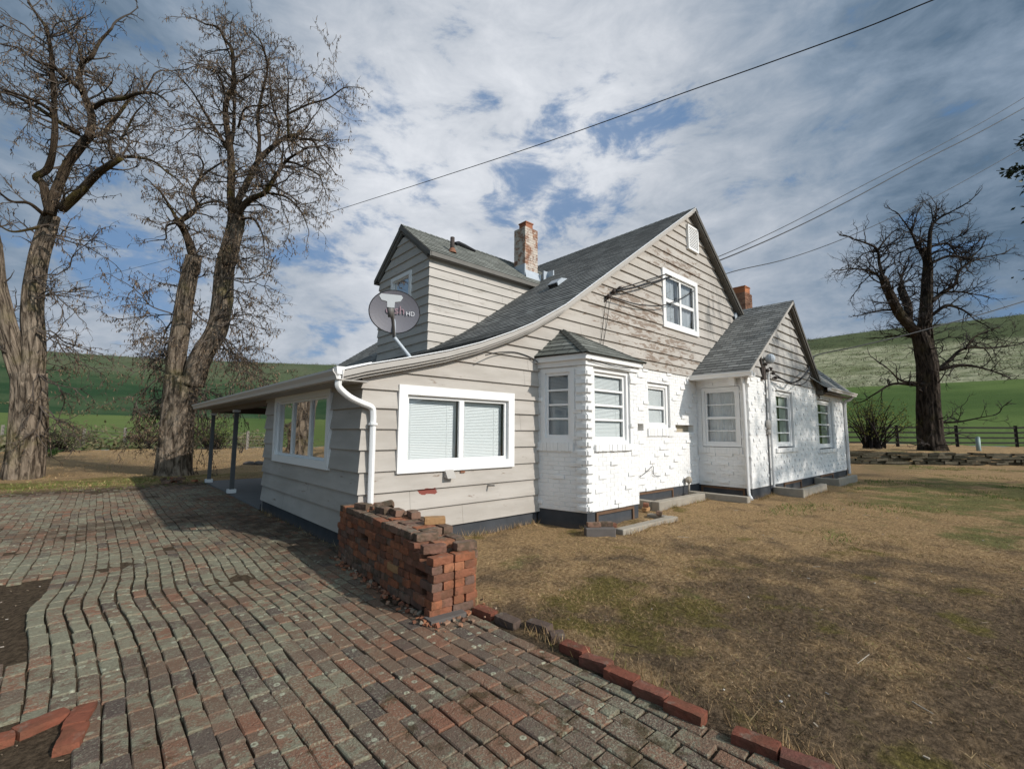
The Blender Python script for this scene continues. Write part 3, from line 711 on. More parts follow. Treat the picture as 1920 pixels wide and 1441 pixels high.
# --- walls of the main house
F0 = front(0.); L0 = left(0.)
W1 = (.52, 2.46, 1.0, 2.07); UW = (7.27, 8.93, 4.02, 5.35)
zlow = [.21, .483, .737, 1.0, 1.268, 1.529, 1.79, 2.025, 2.265, 2.52, 2.72, 2.90]
zup = [2.90, 3.10, 3.33, 3.55]+[3.55+.2285*k for k in range(1, 17)]
g = MB()
siding(g, F0, zlow, lambda z: max(0., xroofL(z+.06)), lambda z: 3.09, [W1], mitl=1)
siding(g, F0, zup, lambda z: xroofL(z+.10), lambda z: xroofR(z+.10), [UW])
g.build('gable_wall', [m_side, m_seam], house)
g = MB(); siding(g, L0, [.21, .483, .737, 1.0, 1.268, 1.529, 1.79, 2.025, 2.21], lambda y: 0., lambda y: 4.25, [(.98, 3.52, 1.02, 2.06)], mitl=1)
g.build('side_wall', [m_side, m_seam], house)
g = MB()
for (x0, y0, x1, y1, zt) in ((3.2, 4.25, 3.2, 10, 3.3), (3.2, 10, 14.1, 10, 2.9), (14.1, 10, 14.1, 2.1, 2.9)):
    g.quad((x0, y0, 0), (x1, y1, 0), (x1, y1, zt), (x0, y0, zt))
g.quad((0, 4.25, 0), (3.2, 4.25, 0), (3.2, 4.25, 3.3), (1.6, 4.25, 2.6), (0, 4.25, 2.22)); g.quad((3.2, 10, 2.9), (14.1, 10, 2.9), (8.72, 10, 7.2))
g.build('rear_wall', m_side, house)
g = MB()
g.box(.012, 3.06, .008, .25, -.4, .212); g.box(.008, .25, .252, 4.25, -.4, .212); g.box(4.7, 8.81, .01, .25, -.4, .262)
g.prism([(3.085, .008, -.4), (3.295, -.855, -.4), (4.715, -.855, -.4), (4.715, .009, -.4)], (0, 0, .662))
g.box(8.815, 17.5, -1.235, -1.0, -.4, .235); g.box(8.815, 9.0, -.998, .009, -.4, .235); g.box(17.25, 17.495, -.998, 2.0, -.4, .235)
g.box(.02, 3.2, 4.26, 4.45, -.4, .1)
g.build('foundation', m_found, house)
# main white brick wall
HN = [(6.10, 6.32, 1.53, 1.71), (7.70, 8.60, 1.52, 1.70)]
SW = (6.52, 7.47, 1.60, 2.63)
def prot_main(i, j, R_): return R_.choice((.018, .025)) if (j % 2 == 0 and (i*2+j//2*3) % 5 in (0,) and R_.random() < .9) or R_.random() < .035 else 0
g = MB(); brickface(g, F0, 4.70, 8.80, .262, 2.90, [SW]+HN, prot_main, 3)
bw = g.build('brick_wall', m_wbrick, house)
for h in HN: g = MB(); g.quad(F0(h[0], h[2], -.14), F0(h[1], h[2], -.14), F0(h[1], h[3], -.14), F0(h[0], h[3], -.14)); g.build('niche', m_niche, bw)
window(F0, .47, 2.50, .96, 2.11, .125, .056, .045, (-.03, .004), us=(1.50,), bw=.042, cover='blind', cd=.11)
window(F0, 7.22, 8.98, 3.97, 5.40, .12, .056, .05, (-.03, .006), us=(8.12,), zs=((4.66, .04),), bw=.04, cover='curtain', cmat=(m_curtd, (.40, .47)), cd=.09)
window(F0, 6.54, 7.45, 1.61, 2.61, .075, -.045, .045, (-.115, -.075), zs=((2.07, .035),), cover='blind', cd=.135, sill=(6.47, 7.56, 1.43, 1.60, .035))
window(L0, .93, 3.57, .97, 2.11, .115, .056, .035, (-.03, .004), us=(1.81, 2.66), bw=.04)
# --- bay
bl = (Vector((3.28, -.87, 0))-Vector((3.08, 0, 0))); bl_l = bl.length; bl.normalize(); bn = Vector((-bl.y*-1, 0, 0)); bn = Vector((bl.y, -bl.x, 0))
BL = lambda u, z, o: Vector((3.08, 0, 0))+bl*u+bn*o+Vector((0, 0, z))
FB = front(-.87)
def prot_bay(i, j, R_): return R_.choice((.016, .022)) if (j % 3 == 1 and i % 4 == (j//3) % 4 and R_.random() < .85) or R_.random() < .02 else 0
bay = MB()
BWF = (3.47, 4.50, 1.30, 2.56); BWL = (.10, .66, 1.33, 2.56)
brickface(bay, FB, 3.28, 4.73, .262, 2.57, [BWF], prot_bay, 5); brickface(bay, BL, 0., bl_l, .262, 2.57, [BWL], prot_bay, 6)
brickface(bay, lambda u, z, o: Vector((4.73+o, u, z)), -.87, 0., .262, 2.57, [], None, 8)
n = round((2.56-.30)/.0705)                       # toothed corner: every second course stands out on both faces
for j in range(n):
    z0 = .30+j*.0705
    if j % 2: continue
    a = random.uniform(.045, .062)
    fbox(bay, FB, 3.262, 3.40+random.uniform(-.01, .03), z0, z0+.066, .0, a); fbox(bay, BL, bl_l-.135-random.uniform(0, .03), bl_l+.02, z0, z0+.066, .0, a)
bayo = bay.build('bay', m_wbrick, house)
window(FB, 3.475, 4.495, 1.31, 2.555, .06, -.03, .055, (-.115, -.07), zs=((1.71, .018), (1.95, .018), (2.20, .018)), cover='blind', cd=.135, sill=(3.46, 4.54, 1.20, 1.305, .05))
window(BL, .07, .69, 1.335, 2.555, .075, .012, .05, (-.06, -.02), zs=((1.72, .016), (1.95, .016), (2.19, .016)), cover='blind', cd=.085, sill=(-.02, .67, 1.20, 1.335, .04))
g = MB()                                           # two stepped fascia boards below the bay roof
for o, z0, z1 in ((.035, 2.572, 2.655), (.085, 2.657, 2.742)):
    A = [(3.08-o*1.1, .0), (3.28-o*1.2, -.87-o), (4.73+o, -.87-o), (4.73+o, 0)]
    g.prism([(x, y, z0) for x, y in A], (0, 0, z1-z0))
g.build('bay_fascia', m_white, bayo)
def roof_plane(mb, a, b, c, d, m=0, step=.145, lip=.009, ush=0.):
    """a-b eave, d-c ridge; courses of shingles that lap by `lip`."""
    a, b, c, d = map(Vector, (a, b, c, d)); nrm = (b-a).cross(d-a).normalized()
    if nrm.z < 0: nrm = -nrm
    ud = (b-a).normalized(); mid = ((d-a)-ud*(d-a).dot(ud)); L = mid.length; md = mid.normalized(); k = max(1, round(L/step))
    lu = lambda p: ((p-a).dot(ud)+ush, (p-a).dot(md))
    for i in range(k):
        t0, t1 = i/k, (i+1)/k
        p, q, r, s_ = a.lerp(d, t0)+nrm*lip, b.lerp(c, t0)+nrm*lip, b.lerp(c, t1), a.lerp(d, t1)
        mb.quad(p, q, r, s_, m=m, uv=[lu(p), lu(q), lu(r), lu(s_)])
        mb.quad(a.lerp(d, t0)-nrm*.004, b.lerp(c, t0)-nrm*.004, q, p, m=m)
g = MB(); e0, e1, e2, top, e3 = (2.96, .02, 2.765), (3.15, -1.0, 2.748), (4.86, -1.0, 2.748), (3.72, .0, 3.36), (4.9, .02, 2.765)
roof_plane(g, e0, e1, top, top); top2 = (3.95, .02, 3.34)
roof_plane(g, e1, e2, top2, top); roof_plane(g, e2, e3, top2, top2)
g.quad((2.96, 0, 2.745), (3.15, -1.0, 2.744), (4.86, -1.0, 2.744), (4.9, 0, 2.745))
for p, q in ((e1, top), (e2, top2)):               # hip caps
    P, Q = Vector(p), Vector(q); n = 10
    for i in range(n):
        a_, b_ = P.lerp(Q, i/n), P.lerp(Q, (i+1)/n); s_ = Vector((0, 0, .012))
        side = (Q-P).cross(Vector((0, 0, 1))).normalized()*.07
        g.quad(a_+side-s_*.9, a_+s_*1.6, b_+s_*1.0, b_+side-s_*1.5); g.quad(a_+s_*1.6, a_-side-s_*.9, b_-side-s_*1.5, b_+s_*1.0)
g.build('bay_roof', m_roofg, bayo)

# --- main roof
g = MB()
def arc_roof(mb, prof, y0, y1, m=0, step=.145, lip=.010):
    L = [0]
    for (xa, za), (xb, zb) in zip(prof[:-1], prof[1:]): L.append(L[-1]+math.hypot(xb-xa, zb-za))
    k = round(L[-1]/step); X = np.interp(np.linspace(0, L[-1], k+1), L, [p[0] for p in prof]); Z = np.interp(np.linspace(0, L[-1], k+1), L, [p[1] for p in prof])
    ny = 8
    for i in range(k):
        t = Vector((X[i+1]-X[i], 0, Z[i+1]-Z[i])).normalized(); nr = Vector((-t.z, 0, t.x))
        if nr.z < 0: nr = -nr
        v0, v1 = i*step, (i+1)*step
        for q in range(ny):
            ya, yb = y0+(y1-y0)*q/ny, y0+(y1-y0)*(q+1)/ny
            A, B = Vector((X[i], ya, Z[i])), Vector((X[i], yb, Z[i])); C_, D = Vector((X[i+1], yb, Z[i+1])), Vector((X[i+1], ya, Z[i+1]))
            mb.quad(A+nr*lip, B+nr*lip, C_, D, m=m, uv=[(ya, v0), (yb, v0), (yb, v1), (ya, v1)])
            mb.quad(A-nr*.004, B-nr*.004, B+nr*lip, A+nr*lip, m=m)
YF, YB = -.20, 10.2
arc_roof(g, PROF, YF, YB); arc_roof(g, RIGHT[::-1], YF, YB)
for y in np.arange(YF, YB, .16):                   # ridge caps
    for sgn in (-1, 1):
        g.quad((8.72, y-.01, 7.352), (8.72, y+.16, 7.343), (8.72+sgn*.15, y+.16, 7.343-.11), (8.72+sgn*.15, y-.01, 7.352-.11), uv=[(y, 0), (y+.16, 0), (y+.16, .1), (y, .1)])
roof = g.build('roof', m_roof, house)
g = MB()                                           # roof deck seen from below
for P in (PROF, RIGHT):
    for (xa, za), (xb, zb) in zip(P[:-1], P[1:]):
        g.quad((xa, YF+.01, za-.03), (xb, YF+.01, zb-.03), (xb, YB-.01, zb-.03), (xa, YB-.01, za-.03))
g.build('roof_deck', m_soffit, house)
def rake(mb, pts, y, h0, h1, t, m=0):              # board under a roof edge, from h0 to h1 below it
    for (xa, za), (xb, zb) in zip(pts[:-1], pts[1:]):
        mb.prism([(xa, y, za-h0), (xb, y, zb-h0), (xb, y, zb-h1), (xa, y, za-h1)], (0, t, 0), m)
g = MB(); LP = [(x, z) for x, z in PROF]
rake(g, LP, YF-.012, .012, .082, .03); rake(g, LP, YF+.02, .084, .115, .155); rake(g, LP, -.13, .117, .15, .10)
g.build('rake_board', m_fasc, house)
g = MB(); rake(g, LP, YF-.022, -.012, .001, .03); g.build('drip_edge', m_drip, house)
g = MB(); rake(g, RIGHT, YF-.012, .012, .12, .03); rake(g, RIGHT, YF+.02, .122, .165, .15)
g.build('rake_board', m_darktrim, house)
g = MB()
for (xa, za), (xb, zb) in zip((PROF+RIGHT[1:])[:-1], (PROF+RIGHT[1:])[1:]):
    g.quad((xa, YF+.02, za-.10), (xb, YF+.02, zb-.10), (xb, .0, zb-.10), (xa, .0, za-.10))
g.build('soffit', m_trim, house)
# louvred gable vent
vent = MB(); frame4(vent, F0, 8.52, 9.08, 6.22, 6.88, .05, .0, .085); vo = vent.build('gable_vent', m_white, house)
g = MB()
for i in range(13):
    z = 6.27+i*.0435; g.quad(F0(8.56, z, .078), F0(9.04, z, .078), F0(9.04, z+.036, .066), F0(8.56, z+.036, .066))
g.build('louvre', m_white, vo)
# --- eaves gutter and downspout on the left
def gutter(mb, p0, p1, out, h=.115, w=.125):       # K profile swept from p0 to p1; `out` points away from the roof
    p0, p1, out = Vector(p0), Vector(p1), Vector(out).normalized(); e = p1-p0
    Pq = [(0, 0), (0, -h), (w*.62, -h), (w*.72, -h*.62), (w, -h*.22), (w, 0), (w-.012, 0), (w-.012, -h*.2), (w*.66, -h*.6), (w*.56, -h+.008), (.008, -h+.008), (.008, 0)]
    mb.prism([p0+out*a+Vector((0, 0, b)) for a, b in Pq], e)
g = MB(); gutter(g, (-.345, -.235, 2.205), (-.345, 10.2, 2.205), (-1, 0, 0)); gut = g.build('gutter', m_gutter, house)
g = MB(); g.box(-.345, -.32, -.19, 10.2, 2.08, 2.2); g.box(-.32, -.012, -.18, 10.2, 2.085, 2.10); g.build('eave_board', m_trim, house)
g = MB(); g.prism([(-.36, YF-.02, 2.214), (.0, YF-.02, 2.32), (.0, YF-.02, 2.334), (-.36, YF-.02, 2.228)], (0, .02, 0)); g.box(-.372, -.345, -.2, 10.2, 2.208, 2.222); g.build('drip_edge', m_drip, house)
def downspout(path, r, parent=house, mat=None, name='downspout', sq=(1., .72)):
    q = MB(); p = spline(path, 5); q.tube(p, r, 12, flute=lambda w, k, P: 1/max(abs(math.cos(w)), abs(math.sin(w)))**.75)
    o = q.build(name, mat or m_white, parent, False); return o
dso = downspout([(-.375, -.17, 2.20), (-.375, -.17, 2.08), (-.36, -.16, 2.0), (-.22, -.13, 1.90), (-.06, -.10, 1.84), (.08, -.085, 1.79), (.108, -.08, 1.70), (.11, -.08, 1.5), (.112, -.08, .9), (.115, -.08, .07)], .035)
g = MB(); g.tube([(.109, -.08, 1.575), (.109, -.08, 1.60)], .058, 12); g.build('collar', m_white, dso); g = MB(); g.prism([(-.425, -.225, 2.24), (-.325, -.225, 2.24), (-.34, -.225, 2.15), (-.41, -.225, 2.15)], (0, .1, 0)); g.build('outlet', m_white, dso)
# --- porch
g = MB(); g.box(-.012, .10, 4.26, 10.05, 1.985, 2.19); g.box(.10, 3.2, 9.93, 10.05, 1.99, 2.19); g.quad((.1, 4.3, 2.2), (3.2, 4.3, 2.2), (3.2, 10, 2.2), (.1, 10, 2.2))
g.build('porch_beam', m_soffit, house)
for y in (7.08, 10.0):
    g = MB(); g.box(.0, .085, y-.042, y+.042, .13, 1.93); po = g.build('porch_post', m_porch, house)
    g = MB(); g.box(-.045, .125, y-.085, y+.085, .045, .13); g.build('base', m_white, po); g = MB(); g.box(-.03, .11, y-.07, y+.07, 1.93, 1.984); g.build('cap', m_white, po)
g = MB(); g.prism([(.0, 4.46, -.1), (3.2, 4.46, -.1), (3.2, 10.4, -.1), (.0, 10.4, -.1)], (0, 0, .145)); g.build('porch_slab', m_conc, house)
# --- small fittings on the gable
g = MB(); g.prism([F0(1.20, 1.0, .02), F0(1.20, .87, .02), F0(1.20, .86, .13), F0(1.20, .99, .045)], (.14, 0, 0)); g.build('dryer_vent', m_fasc, house)
g = MB(); g.tube([F0(2.0, .70, 0), F0(2.02, .715, .16)], .014, 8); g.build('pipe_stub', m_trim, house)
g = MB(); g.box(1.48, 1.56, -.034, -.02, 1.005-.09, 1.035-.09); g.build('plate', m_rust, house)
# --- dormer
DX, DY0, DY1, DC = 2.6, 2.76, 5.08, 3.92
DE, DR = 5.30, 6.30                                # eave and ridge heights
dsl = (DR-DE)/(DC-2.62)
zd = [3.0+.1985*k for k in range(12)]; zd2 = [zd[-1]+.2*k for k in range(6)]
g = MB(); siding(g, front(DY0), zd[:-1]+[5.2], lambda z: DX, lambda z: 6.2, (), .028, mitl=1)
DW = (3.52, 4.36, 4.25, 5.06)
def dl(z): return DY0 if z < 5.17 else DY0+(z-5.17)/dsl
def dr(z): return DY1 if z < 5.17 else DY1-(z-5.17)/dsl
siding(g, left(DX), zd[:-1]+[5.18, 5.40, 5.62, 5.85, 6.02], dl, dr, [DW], .028, mitl=1)
siding(g, lambda u, z, o: Vector((u, DY1+o, z)), zd[:-1]+[5.2], lambda z: DX, lambda z: 6.2, (), .02)
dorm = g.build('dormer', [m_dside, m_seam], house)
def dplane(y): return DR-abs(y-DC)*dsl
g = MB(); xa, xb = 2.52, 7.6; ye, yf = 2.60, 5.24
roof_plane(g, (xa, ye, dplane(ye)), (xb, ye, dplane(ye)), (xb, DC, DR), (xa, DC, DR)); roof_plane(g, (xa, yf, dplane(yf)), (xb, yf, dplane(yf)), (xb, DC, DR), (xa, DC, DR))
x = xa
while x < xb-.1:
    for s_ in (-1, 1): g.quad((x-.01, DC, DR+.022), (x+.16, DC, DR+.012), (x+.16, DC+s_*.13, DR+.012-.13*dsl), (x-.01, DC+s_*.13, DR+.022-.13*dsl), uv=[(x, 0), (x+.16, 0), (x+.16, .1), (x, .1)])
    x += .16
g.build('dormer_roof', m_roofg, dorm)
g = MB(); h = .10
for s_, yy in ((1, ye), (-1, yf)):
    P = [(xa-.012, yy, dplane(yy)-.008), (xa-.012, DC, DR-.008), (xa-.012, DC, DR-.008-h*1.25), (xa-.012, yy, dplane(yy)-.008-h)]
    g.prism(P, (.03, 0, 0)); g.box(xa+.02, xb, yy-.01 if s_ > 0 else yy-.015, yy+.015 if s_ > 0 else yy+.01, dplane(yy)-.10, dplane(yy)-.008)
    ya = DY0 if s_ > 0 else DY1
    P = [(xa+.02, ya, dplane(ya)-.10), (xa+.02, DC, DR-.10), (xa+.02, DC, DR-.20), (xa+.02, ya, dplane(ya)-.19)]
    g.prism(P, (.05, 0, 0))
    g.quad((xa, yy, dplane(yy)-.11), (xb, yy, dplane(yy)-.11), (xb, ya, dplane(yy)-.10), (xa, ya, dplane(yy)-.10))
g.build('eave_board', m_dtrim, dorm)
window(left(DX), 3.47, 4.41, 4.20, 5.11, .085, .05, .03, (-.03, .004), cover='curtain', cmat=(m_curtg, (.3, .7)), cd=.2, part=house)
g = MB(); g.box(DX-.035, 3.0, DY0-.03, DY0+.0, 5.195, 5.235); g.box(DX-.03, 5.8, DY0-.026, DY0+.0, 5.16, 5.195); g.build('frieze', m_fasc, dorm)
# --- roof fittings
zdr = dplane(2.98)
g = MB(); g.tube([(3.32, 2.98, zdr-.05), (3.32, 2.98, 5.93)], .05, 12); pp = g.build('vent_pipe', m_iron, house, True)
g = MB(); g.tube([(3.32, 2.98, zdr-.02), (3.32, 2.98, zdr+.09)], [.10, .062], 12, cap=False); g.build('collar', m_rust, pp)
g = MB(); A = Vector((4.0, DC-.12, DR-.05)); g.tube([(3.9, 3.7, 6.17), (4.05, 3.78, 6.24), (4.2, 3.72, 6.2), (4.5, 3.66, 6.14)], [.05, .07, .06, .03], 8); g.build('roof_flap', m_black, house)
def roof_vent(x, y, ang, parent=house):
    p = Vector((x, y, zroof(x))); t = Vector((math.cos(ang), 0, math.sin(ang))); n = Vector((-math.sin(ang), 0, math.cos(ang))); s_ = Vector((0, 1, 0))
    q = MB(); q.prism([p-t*.18-s_*.15+n*.02, p-t*.16-s_*.15+n*.10, p+t*.02-s_*.15+n*.125, p+t*.22-s_*.15+n*.03], s_*.30)
    o = q.build('roof_vent', m_flash, parent); q = MB(); q.obox(p-t*.183+n*.055, s_*.13, n*.032, t*.004); q.build('opening', m_black, o)
roof_vent(5.16, 1.40, math.atan(.697))
# chimney through the dormer roof
def chimney(x0, x1, y0, y1, z0, z1, mat, seed, flue, fmat, fh):
    q = MB()
    brickface(q, front(y0), x0, x1, z0, z1, (), None, seed); brickface(q, left(x0), y0, y1, z0, z1, (), None, seed+1)
    brickface(q, lambda u, z, o: Vector((x1+o, u, z)), y0, y1, z0, z1, (), None, seed+2); brickface(q, lambda u, z, o: Vector((u, y1+o, z)), x0, x1, z0, z1, (), None, seed+3)
    q.quad((x0, y0, z1), (x1, y0, z1), (x1, y1, z1), (x0, y1, z1)); o = q.build('chimney', mat, house)
    cx_, cy_ = (x0+x1)/2, (y0+y1)/2; q = MB(); q.box(cx_-flue, cx_+flue, cy_-flue, cy_+flue, z1-.02, z1+fh); q.box(cx_-flue-.018, cx_+flue+.018, cy_-flue-.018, cy_+flue+.018, z1+fh, z1+fh+.03); q.build('flue', fmat, o)
    return o
ch = chimney(5.65, 6.12, 3.0, 3.43, 5.2, 6.96, m_chim, 20, .13, m_flue, .17)
g = MB(); zz = dplane(3.0)
g.prism([(5.61, 2.90, zz-.11), (6.16, 2.90, zz-.11), (6.14, 2.985, zz+.17), (5.63, 2.985, zz+.17)], (0, .012, 0)); g.box(5.61, 5.645, 2.97, 3.4, zz-.1, zz+.32); g.box(6.13, 6.155, 2.9, 3.4, zz-.15, zz+.12)
g.build('flashing', m_flash, ch)
g = MB(); g.box(6.16, 6.34, 2.80, 2.84, 5.32, 5.80); g.box(6.30, 6.34, 2.6, 2.8, 5.32, 5.80); g.build('flashing', m_flash, ch)
chimney(14.0, 14.62, .62, 1.12, 3.6, 6.42, m_chim2, 30, .22, m_flue2, .22)

# --- wing
WX, WY = 8.80, -1.25
FW = front(WY); LW = left(WX)
WL = [(8.46, 2.90), (11.9, 5.23)]; WR = [(11.9, 5.23), (14.42, 2.90)]
wsl = (5.23-2.90)/(11.9-8.46); wsr = (5.23-2.9)/(14.42-11.9)
w1 = (10.60, 11.92, 1.13, 2.64); w2 = (14.28, 16.0, 1.02, 2.60); wl = (-1.06, -.13, 1.16, 2.62)
def prot_wing(i, j, R_): return R_.choice((.014, .018, .022)) if j % 2 == 1 and (i+j//2) % 2 == 0 and R_.random() < .72 else 0
def prot_wl(i, j, R_): return .022 if j % 3 == 1 and (i+j) % 2 == 0 else 0
g = MB(); brickface(g, FW, WX, 17.5, .237, 2.88, [w1, w2], prot_wing, 41, flip=1)
brickface(g, LW, WY, 0., .237, 2.88, [wl], prot_wl, 42)
g.quad((17.5, WY, 0), (17.5, 2.0, 0), (17.5, 2.0, 2.9), (17.5, WY, 2.9)); g.quad((17.5, 2.0, 0), (14, 2.0, 0), (14, 2.0, 2.9), (17.5, 2.0, 2.9))
wing = g.build('wing', m_wbrick, house)
g = MB(); zw = [2.885+.231*k for k in range(11)]
siding(g, FW, zw, lambda z: max(WX, 8.46+(z+.06-2.90)/wsl), lambda z: 14.42-(z+.06-2.90)/wsr, (), .042); g.build('wing_gable', [m_wside, m_seam], wing)
window(FW, 10.63, 11.90, 1.16, 2.61, .07, -.05, .05, (-.115, -.075), zs=((1.52, .016), (1.87, .016), (2.21, .016)), cover='curtain', cmat=(m_curtg, (.38, .52)), cd=.145, sill=(10.40, 12.15, 1.02, 1.13, .05))
window(FW, 14.31, 15.97, 1.05, 2.57, .08, -.05, .05, (-.115, -.075), zs=((1.42, .018), (1.80, .018), (2.18, .018)), cover='curtain', cmat=(m_curtg, (.36, .56)), cd=.145, sill=(14.15, 16.25, .91, 1.02, .05))
window(LW, -1.05, -.14, 1.18, 2.61, .07, .012, .05, (-.06, -.02), zs=((1.56, .012), (1.87, .03), (2.19, .012)), cover='curtain', cmat=m_curt, cd=.13, sill=(-1.07, -.02, 1.02, 1.165, .035))
g = MB(); yv = -1.42
roof_plane(g, (8.46, yv, 2.90), (8.46, 4.5, 2.90), (11.9, 4.5, 5.23), (11.9, yv, 5.23), ush=.1); roof_plane(g, (14.42, yv, 2.90), (14.42, 4.5, 2.90), (11.9, 4.5, 5.23), (11.9, yv, 5.23))
for y in np.arange(yv, 3, .16):
    for s_, k in ((-1, wsl), (1, wsr)): g.quad((11.9, y-.01, 5.252), (11.9, y+.16, 5.243), (11.9+s_*.14, y+.16, 5.243-.14*k), (11.9+s_*.14, y-.01, 5.252-.14*k), uv=[(y, 0), (y+.16, 0), (y+.16, .1), (y, .1)])
# hipped end bay beyond the gable
E1, E2, E3, A1, A0 = (13.9, -1.56, 2.93), (17.62, -1.56, 2.93), (17.62, 2.4, 2.93), (15.62, .42, 5.0), (11.0, .42, 5.0)
roof_plane(g, E1, E2, A1, A0); roof_plane(g, E2, E3, A1, A1); roof_plane(g, E3, (13.9, 2.4, 2.93), A0, A1)
g.build('wing_roof', m_roof, wing)
g = MB(); rake(g, WL, yv-.01, .012, .085, .03); rake(g, WL, yv+.02, .087, .13, .145); g.build('rake_board', m_fasc, wing)
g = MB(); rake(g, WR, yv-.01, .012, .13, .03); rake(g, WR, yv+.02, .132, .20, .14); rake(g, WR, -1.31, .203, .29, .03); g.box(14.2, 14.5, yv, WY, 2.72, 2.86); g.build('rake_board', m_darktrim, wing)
g = MB(); gutter(g, (8.45, -1.50, 2.905), (8.45, -.06, 2.905), (-1, 0, 0), .11, .12); g.box(8.44, 8.80, -1.42, -.05, 2.80, 2.815); g.box(8.785, 8.815, -1.42, WY, 2.80, 2.9); g.build('gutter', m_white, wing)
g = MB(); gutter(g, (14.3, -1.55, 2.93), (17.7, -1.55, 2.93), (0, -1, 0), .11, .12); g.build('gutter', m_gutter, wing)
g = MB(); g.box(14.42, 17.6, -1.55, WY-.005, 2.775, 2.79); g.build('soffit', m_soffit, wing)
downspout([(8.72, -1.16, 2.8), (8.74, -1.17, 2.5), (8.745, -1.18, 1.5), (8.745, -1.18, .25), (8.70, -1.24, .06), (8.6, -1.3, .02)], .03, wing)
g = MB(); g.box(8.60, 8.74, -1.02, -.90, 2.62, 2.80); g.build('bracket', m_white, wing)
downspout([(17.45, -1.6, 2.85), (17.46, -1.45, 2.7), (17.47, -1.31, 2.55), (17.47, -1.31, 1.2), (17.47, -1.31, .1)], .045, wing, m_conduit)
roof_vent2 = MB(); p = Vector((11.45, .12, 4.93)); t = Vector((1, 0, wsl)).normalized(); n_ = Vector((-t.z, 0, t.x)); s_ = Vector((0, 1, 0))
roof_vent2.prism([p-t*.18-s_*.2+n_*.02, p-t*.16-s_*.2+n_*.12, p+t*.02-s_*.2+n_*.15, p+t*.22-s_*.2+n_*.03], s_*.4); rv = roof_vent2.build('roof_vent', m_flash, house)
g = MB(); g.obox(p-t*.185+n_*.06, s_*.18, n_*.04, t*.004); g.build('opening', m_black, rv)
# service mast and meter
g = MB(); g.tube([(9.98, -1.31, .2), (9.98, -1.31, 2.9), (9.98, -1.33, 3.12)], .027, 10); co = g.build('conduit', m_conduit, wing)
g = MB(); g.tube([(9.84, -1.275, .25), (9.84, -1.275, 2.9)], .012, 6); g.build('cable', m_cable, co)
g = MB(); g.ball((9.84, -1.42, 3.34), .11, .12, .13, 12, 8); g.build('weatherhead', m_flash, co, True)
g = MB()
for (x, z) in ((9.70, 3.2), (9.80, 3.05), (10.02, 3.12), (10.2, 3.02), (10.35, 2.92)):
    g = MB(); g.ball((x, -1.36, z), .045, .05, .045, 8, 6); g.tube([(x, -1.27, z), (x, -1.36, z)], .015, 6); g.build('insulator', m_iron, co, True)
g = MB(); g.box(9.62, 9.78, -1.33, -1.27, 2.82, 3.15); g.tube([(9.56, -1.29, 3.4), (9.63, -1.29, 2.9)], .03, 6); g.build('bracket', m_iron, co)
g = MB(); g.ball((9.84, -1.31, 1.72), .10, .055, .13, 12, 8); g.box(9.80, 9.90, -1.33, -1.26, 1.48, 1.6); g.build('meter', m_fasc, co, True)
# black service anchor on the gable
g = MB(); g.tube([F0(4.95, 4.12, .05), F0(5.2, 4.32, .06), F0(5.5, 4.5, .05)], .02, 6); anc = g.build('cable_anchor', m_iron, house)
for (x, z) in ((5.02, 4.22), (5.2, 4.36), (5.42, 4.47)):
    g = MB(); g.ball(F0(x, z, .09), .055, .05, .05, 8, 6); g.tube([F0(x, z, 0), F0(x, z, .1)], .018, 6); g.build('insulator', m_iron, anc)
def wire(name, pts, r, parent=None, mat=None, n=6, nseg=6):
    q = MB(); q.tube(spline(pts, nseg), r, n); return q.build(name, mat or m_cable, parent, True)
wire('cable', [F0(5.0, 4.15, .06), F0(4.92, 3.9, .05), F0(4.88, 3.65, .045), F0(4.78, 3.2, .045)], .006, house)
wire('cable', [F0(5.15, 4.3, .06), F0(5.05, 3.9, .05), F0(4.98, 3.6, .045), F0(4.86, 3.2, .045)], .006, house)
wire('cable', [F0(1.75, 2.62, .23), F0(2.1, 2.72, .1), F0(2.5, 2.78, .05), F0(2.85, 2.74, .05), F0(3.02, 2.66, .08)], .008, house)
wire('cable', [FB(3.3, 2.655, .09), FB(3.7, 2.62, .07), FB(4.1, 2.60, .07), FB(4.5, 2.63, .09)], .007, house)
wire('cable', [F0(5.0, .42, .03), F0(5.6, .50, .04), F0(6.2, .62, .035), F0(6.6, .78, .035), F0(6.62, .6, .04), F0(6.9, .55, .035)], .006, house)
# basement windows
def basement(fr, u0, u1, z0, z1, bars, wood=True):
    q = MB(); frame4(q, fr, u0, u1, z0, z1, .045, -.10, .012)
    for b in bars: fbox(q, fr, b-.014, b+.014, z0+.045, z1-.045, -.06, -.02)
    o = q.build('basement_window', m_wood if wood else m_white, house); q = MB()
    q.quad(fr(u0+.04, z0+.04, -.05), fr(u1-.04, z0+.04, -.05), fr(u1-.04, z1-.04, -.05), fr(u0+.04, z1-.04, -.05)); q.build('pane', m_glass, o)
    q = MB(); fbox(q, fr, u0+.01, u1-.01, z0+.01, z1-.01, -.3, -.16); q.build('backing', m_room, o)
basement(front(-.87), 3.5, 4.55, -.06, .25, (4.0,)); basement(front(0.), 6.0, 7.5, -.06, .25, (6.5, 7.0))
basement(LW, -1.08, -.05, -.04, .225, (-.72, -.40)); basement(FW, 10.9, 12.3, -.04, .225, (11.6,)); basement(FW, 14.2, 15.6, -.04, .225, (14.9,))

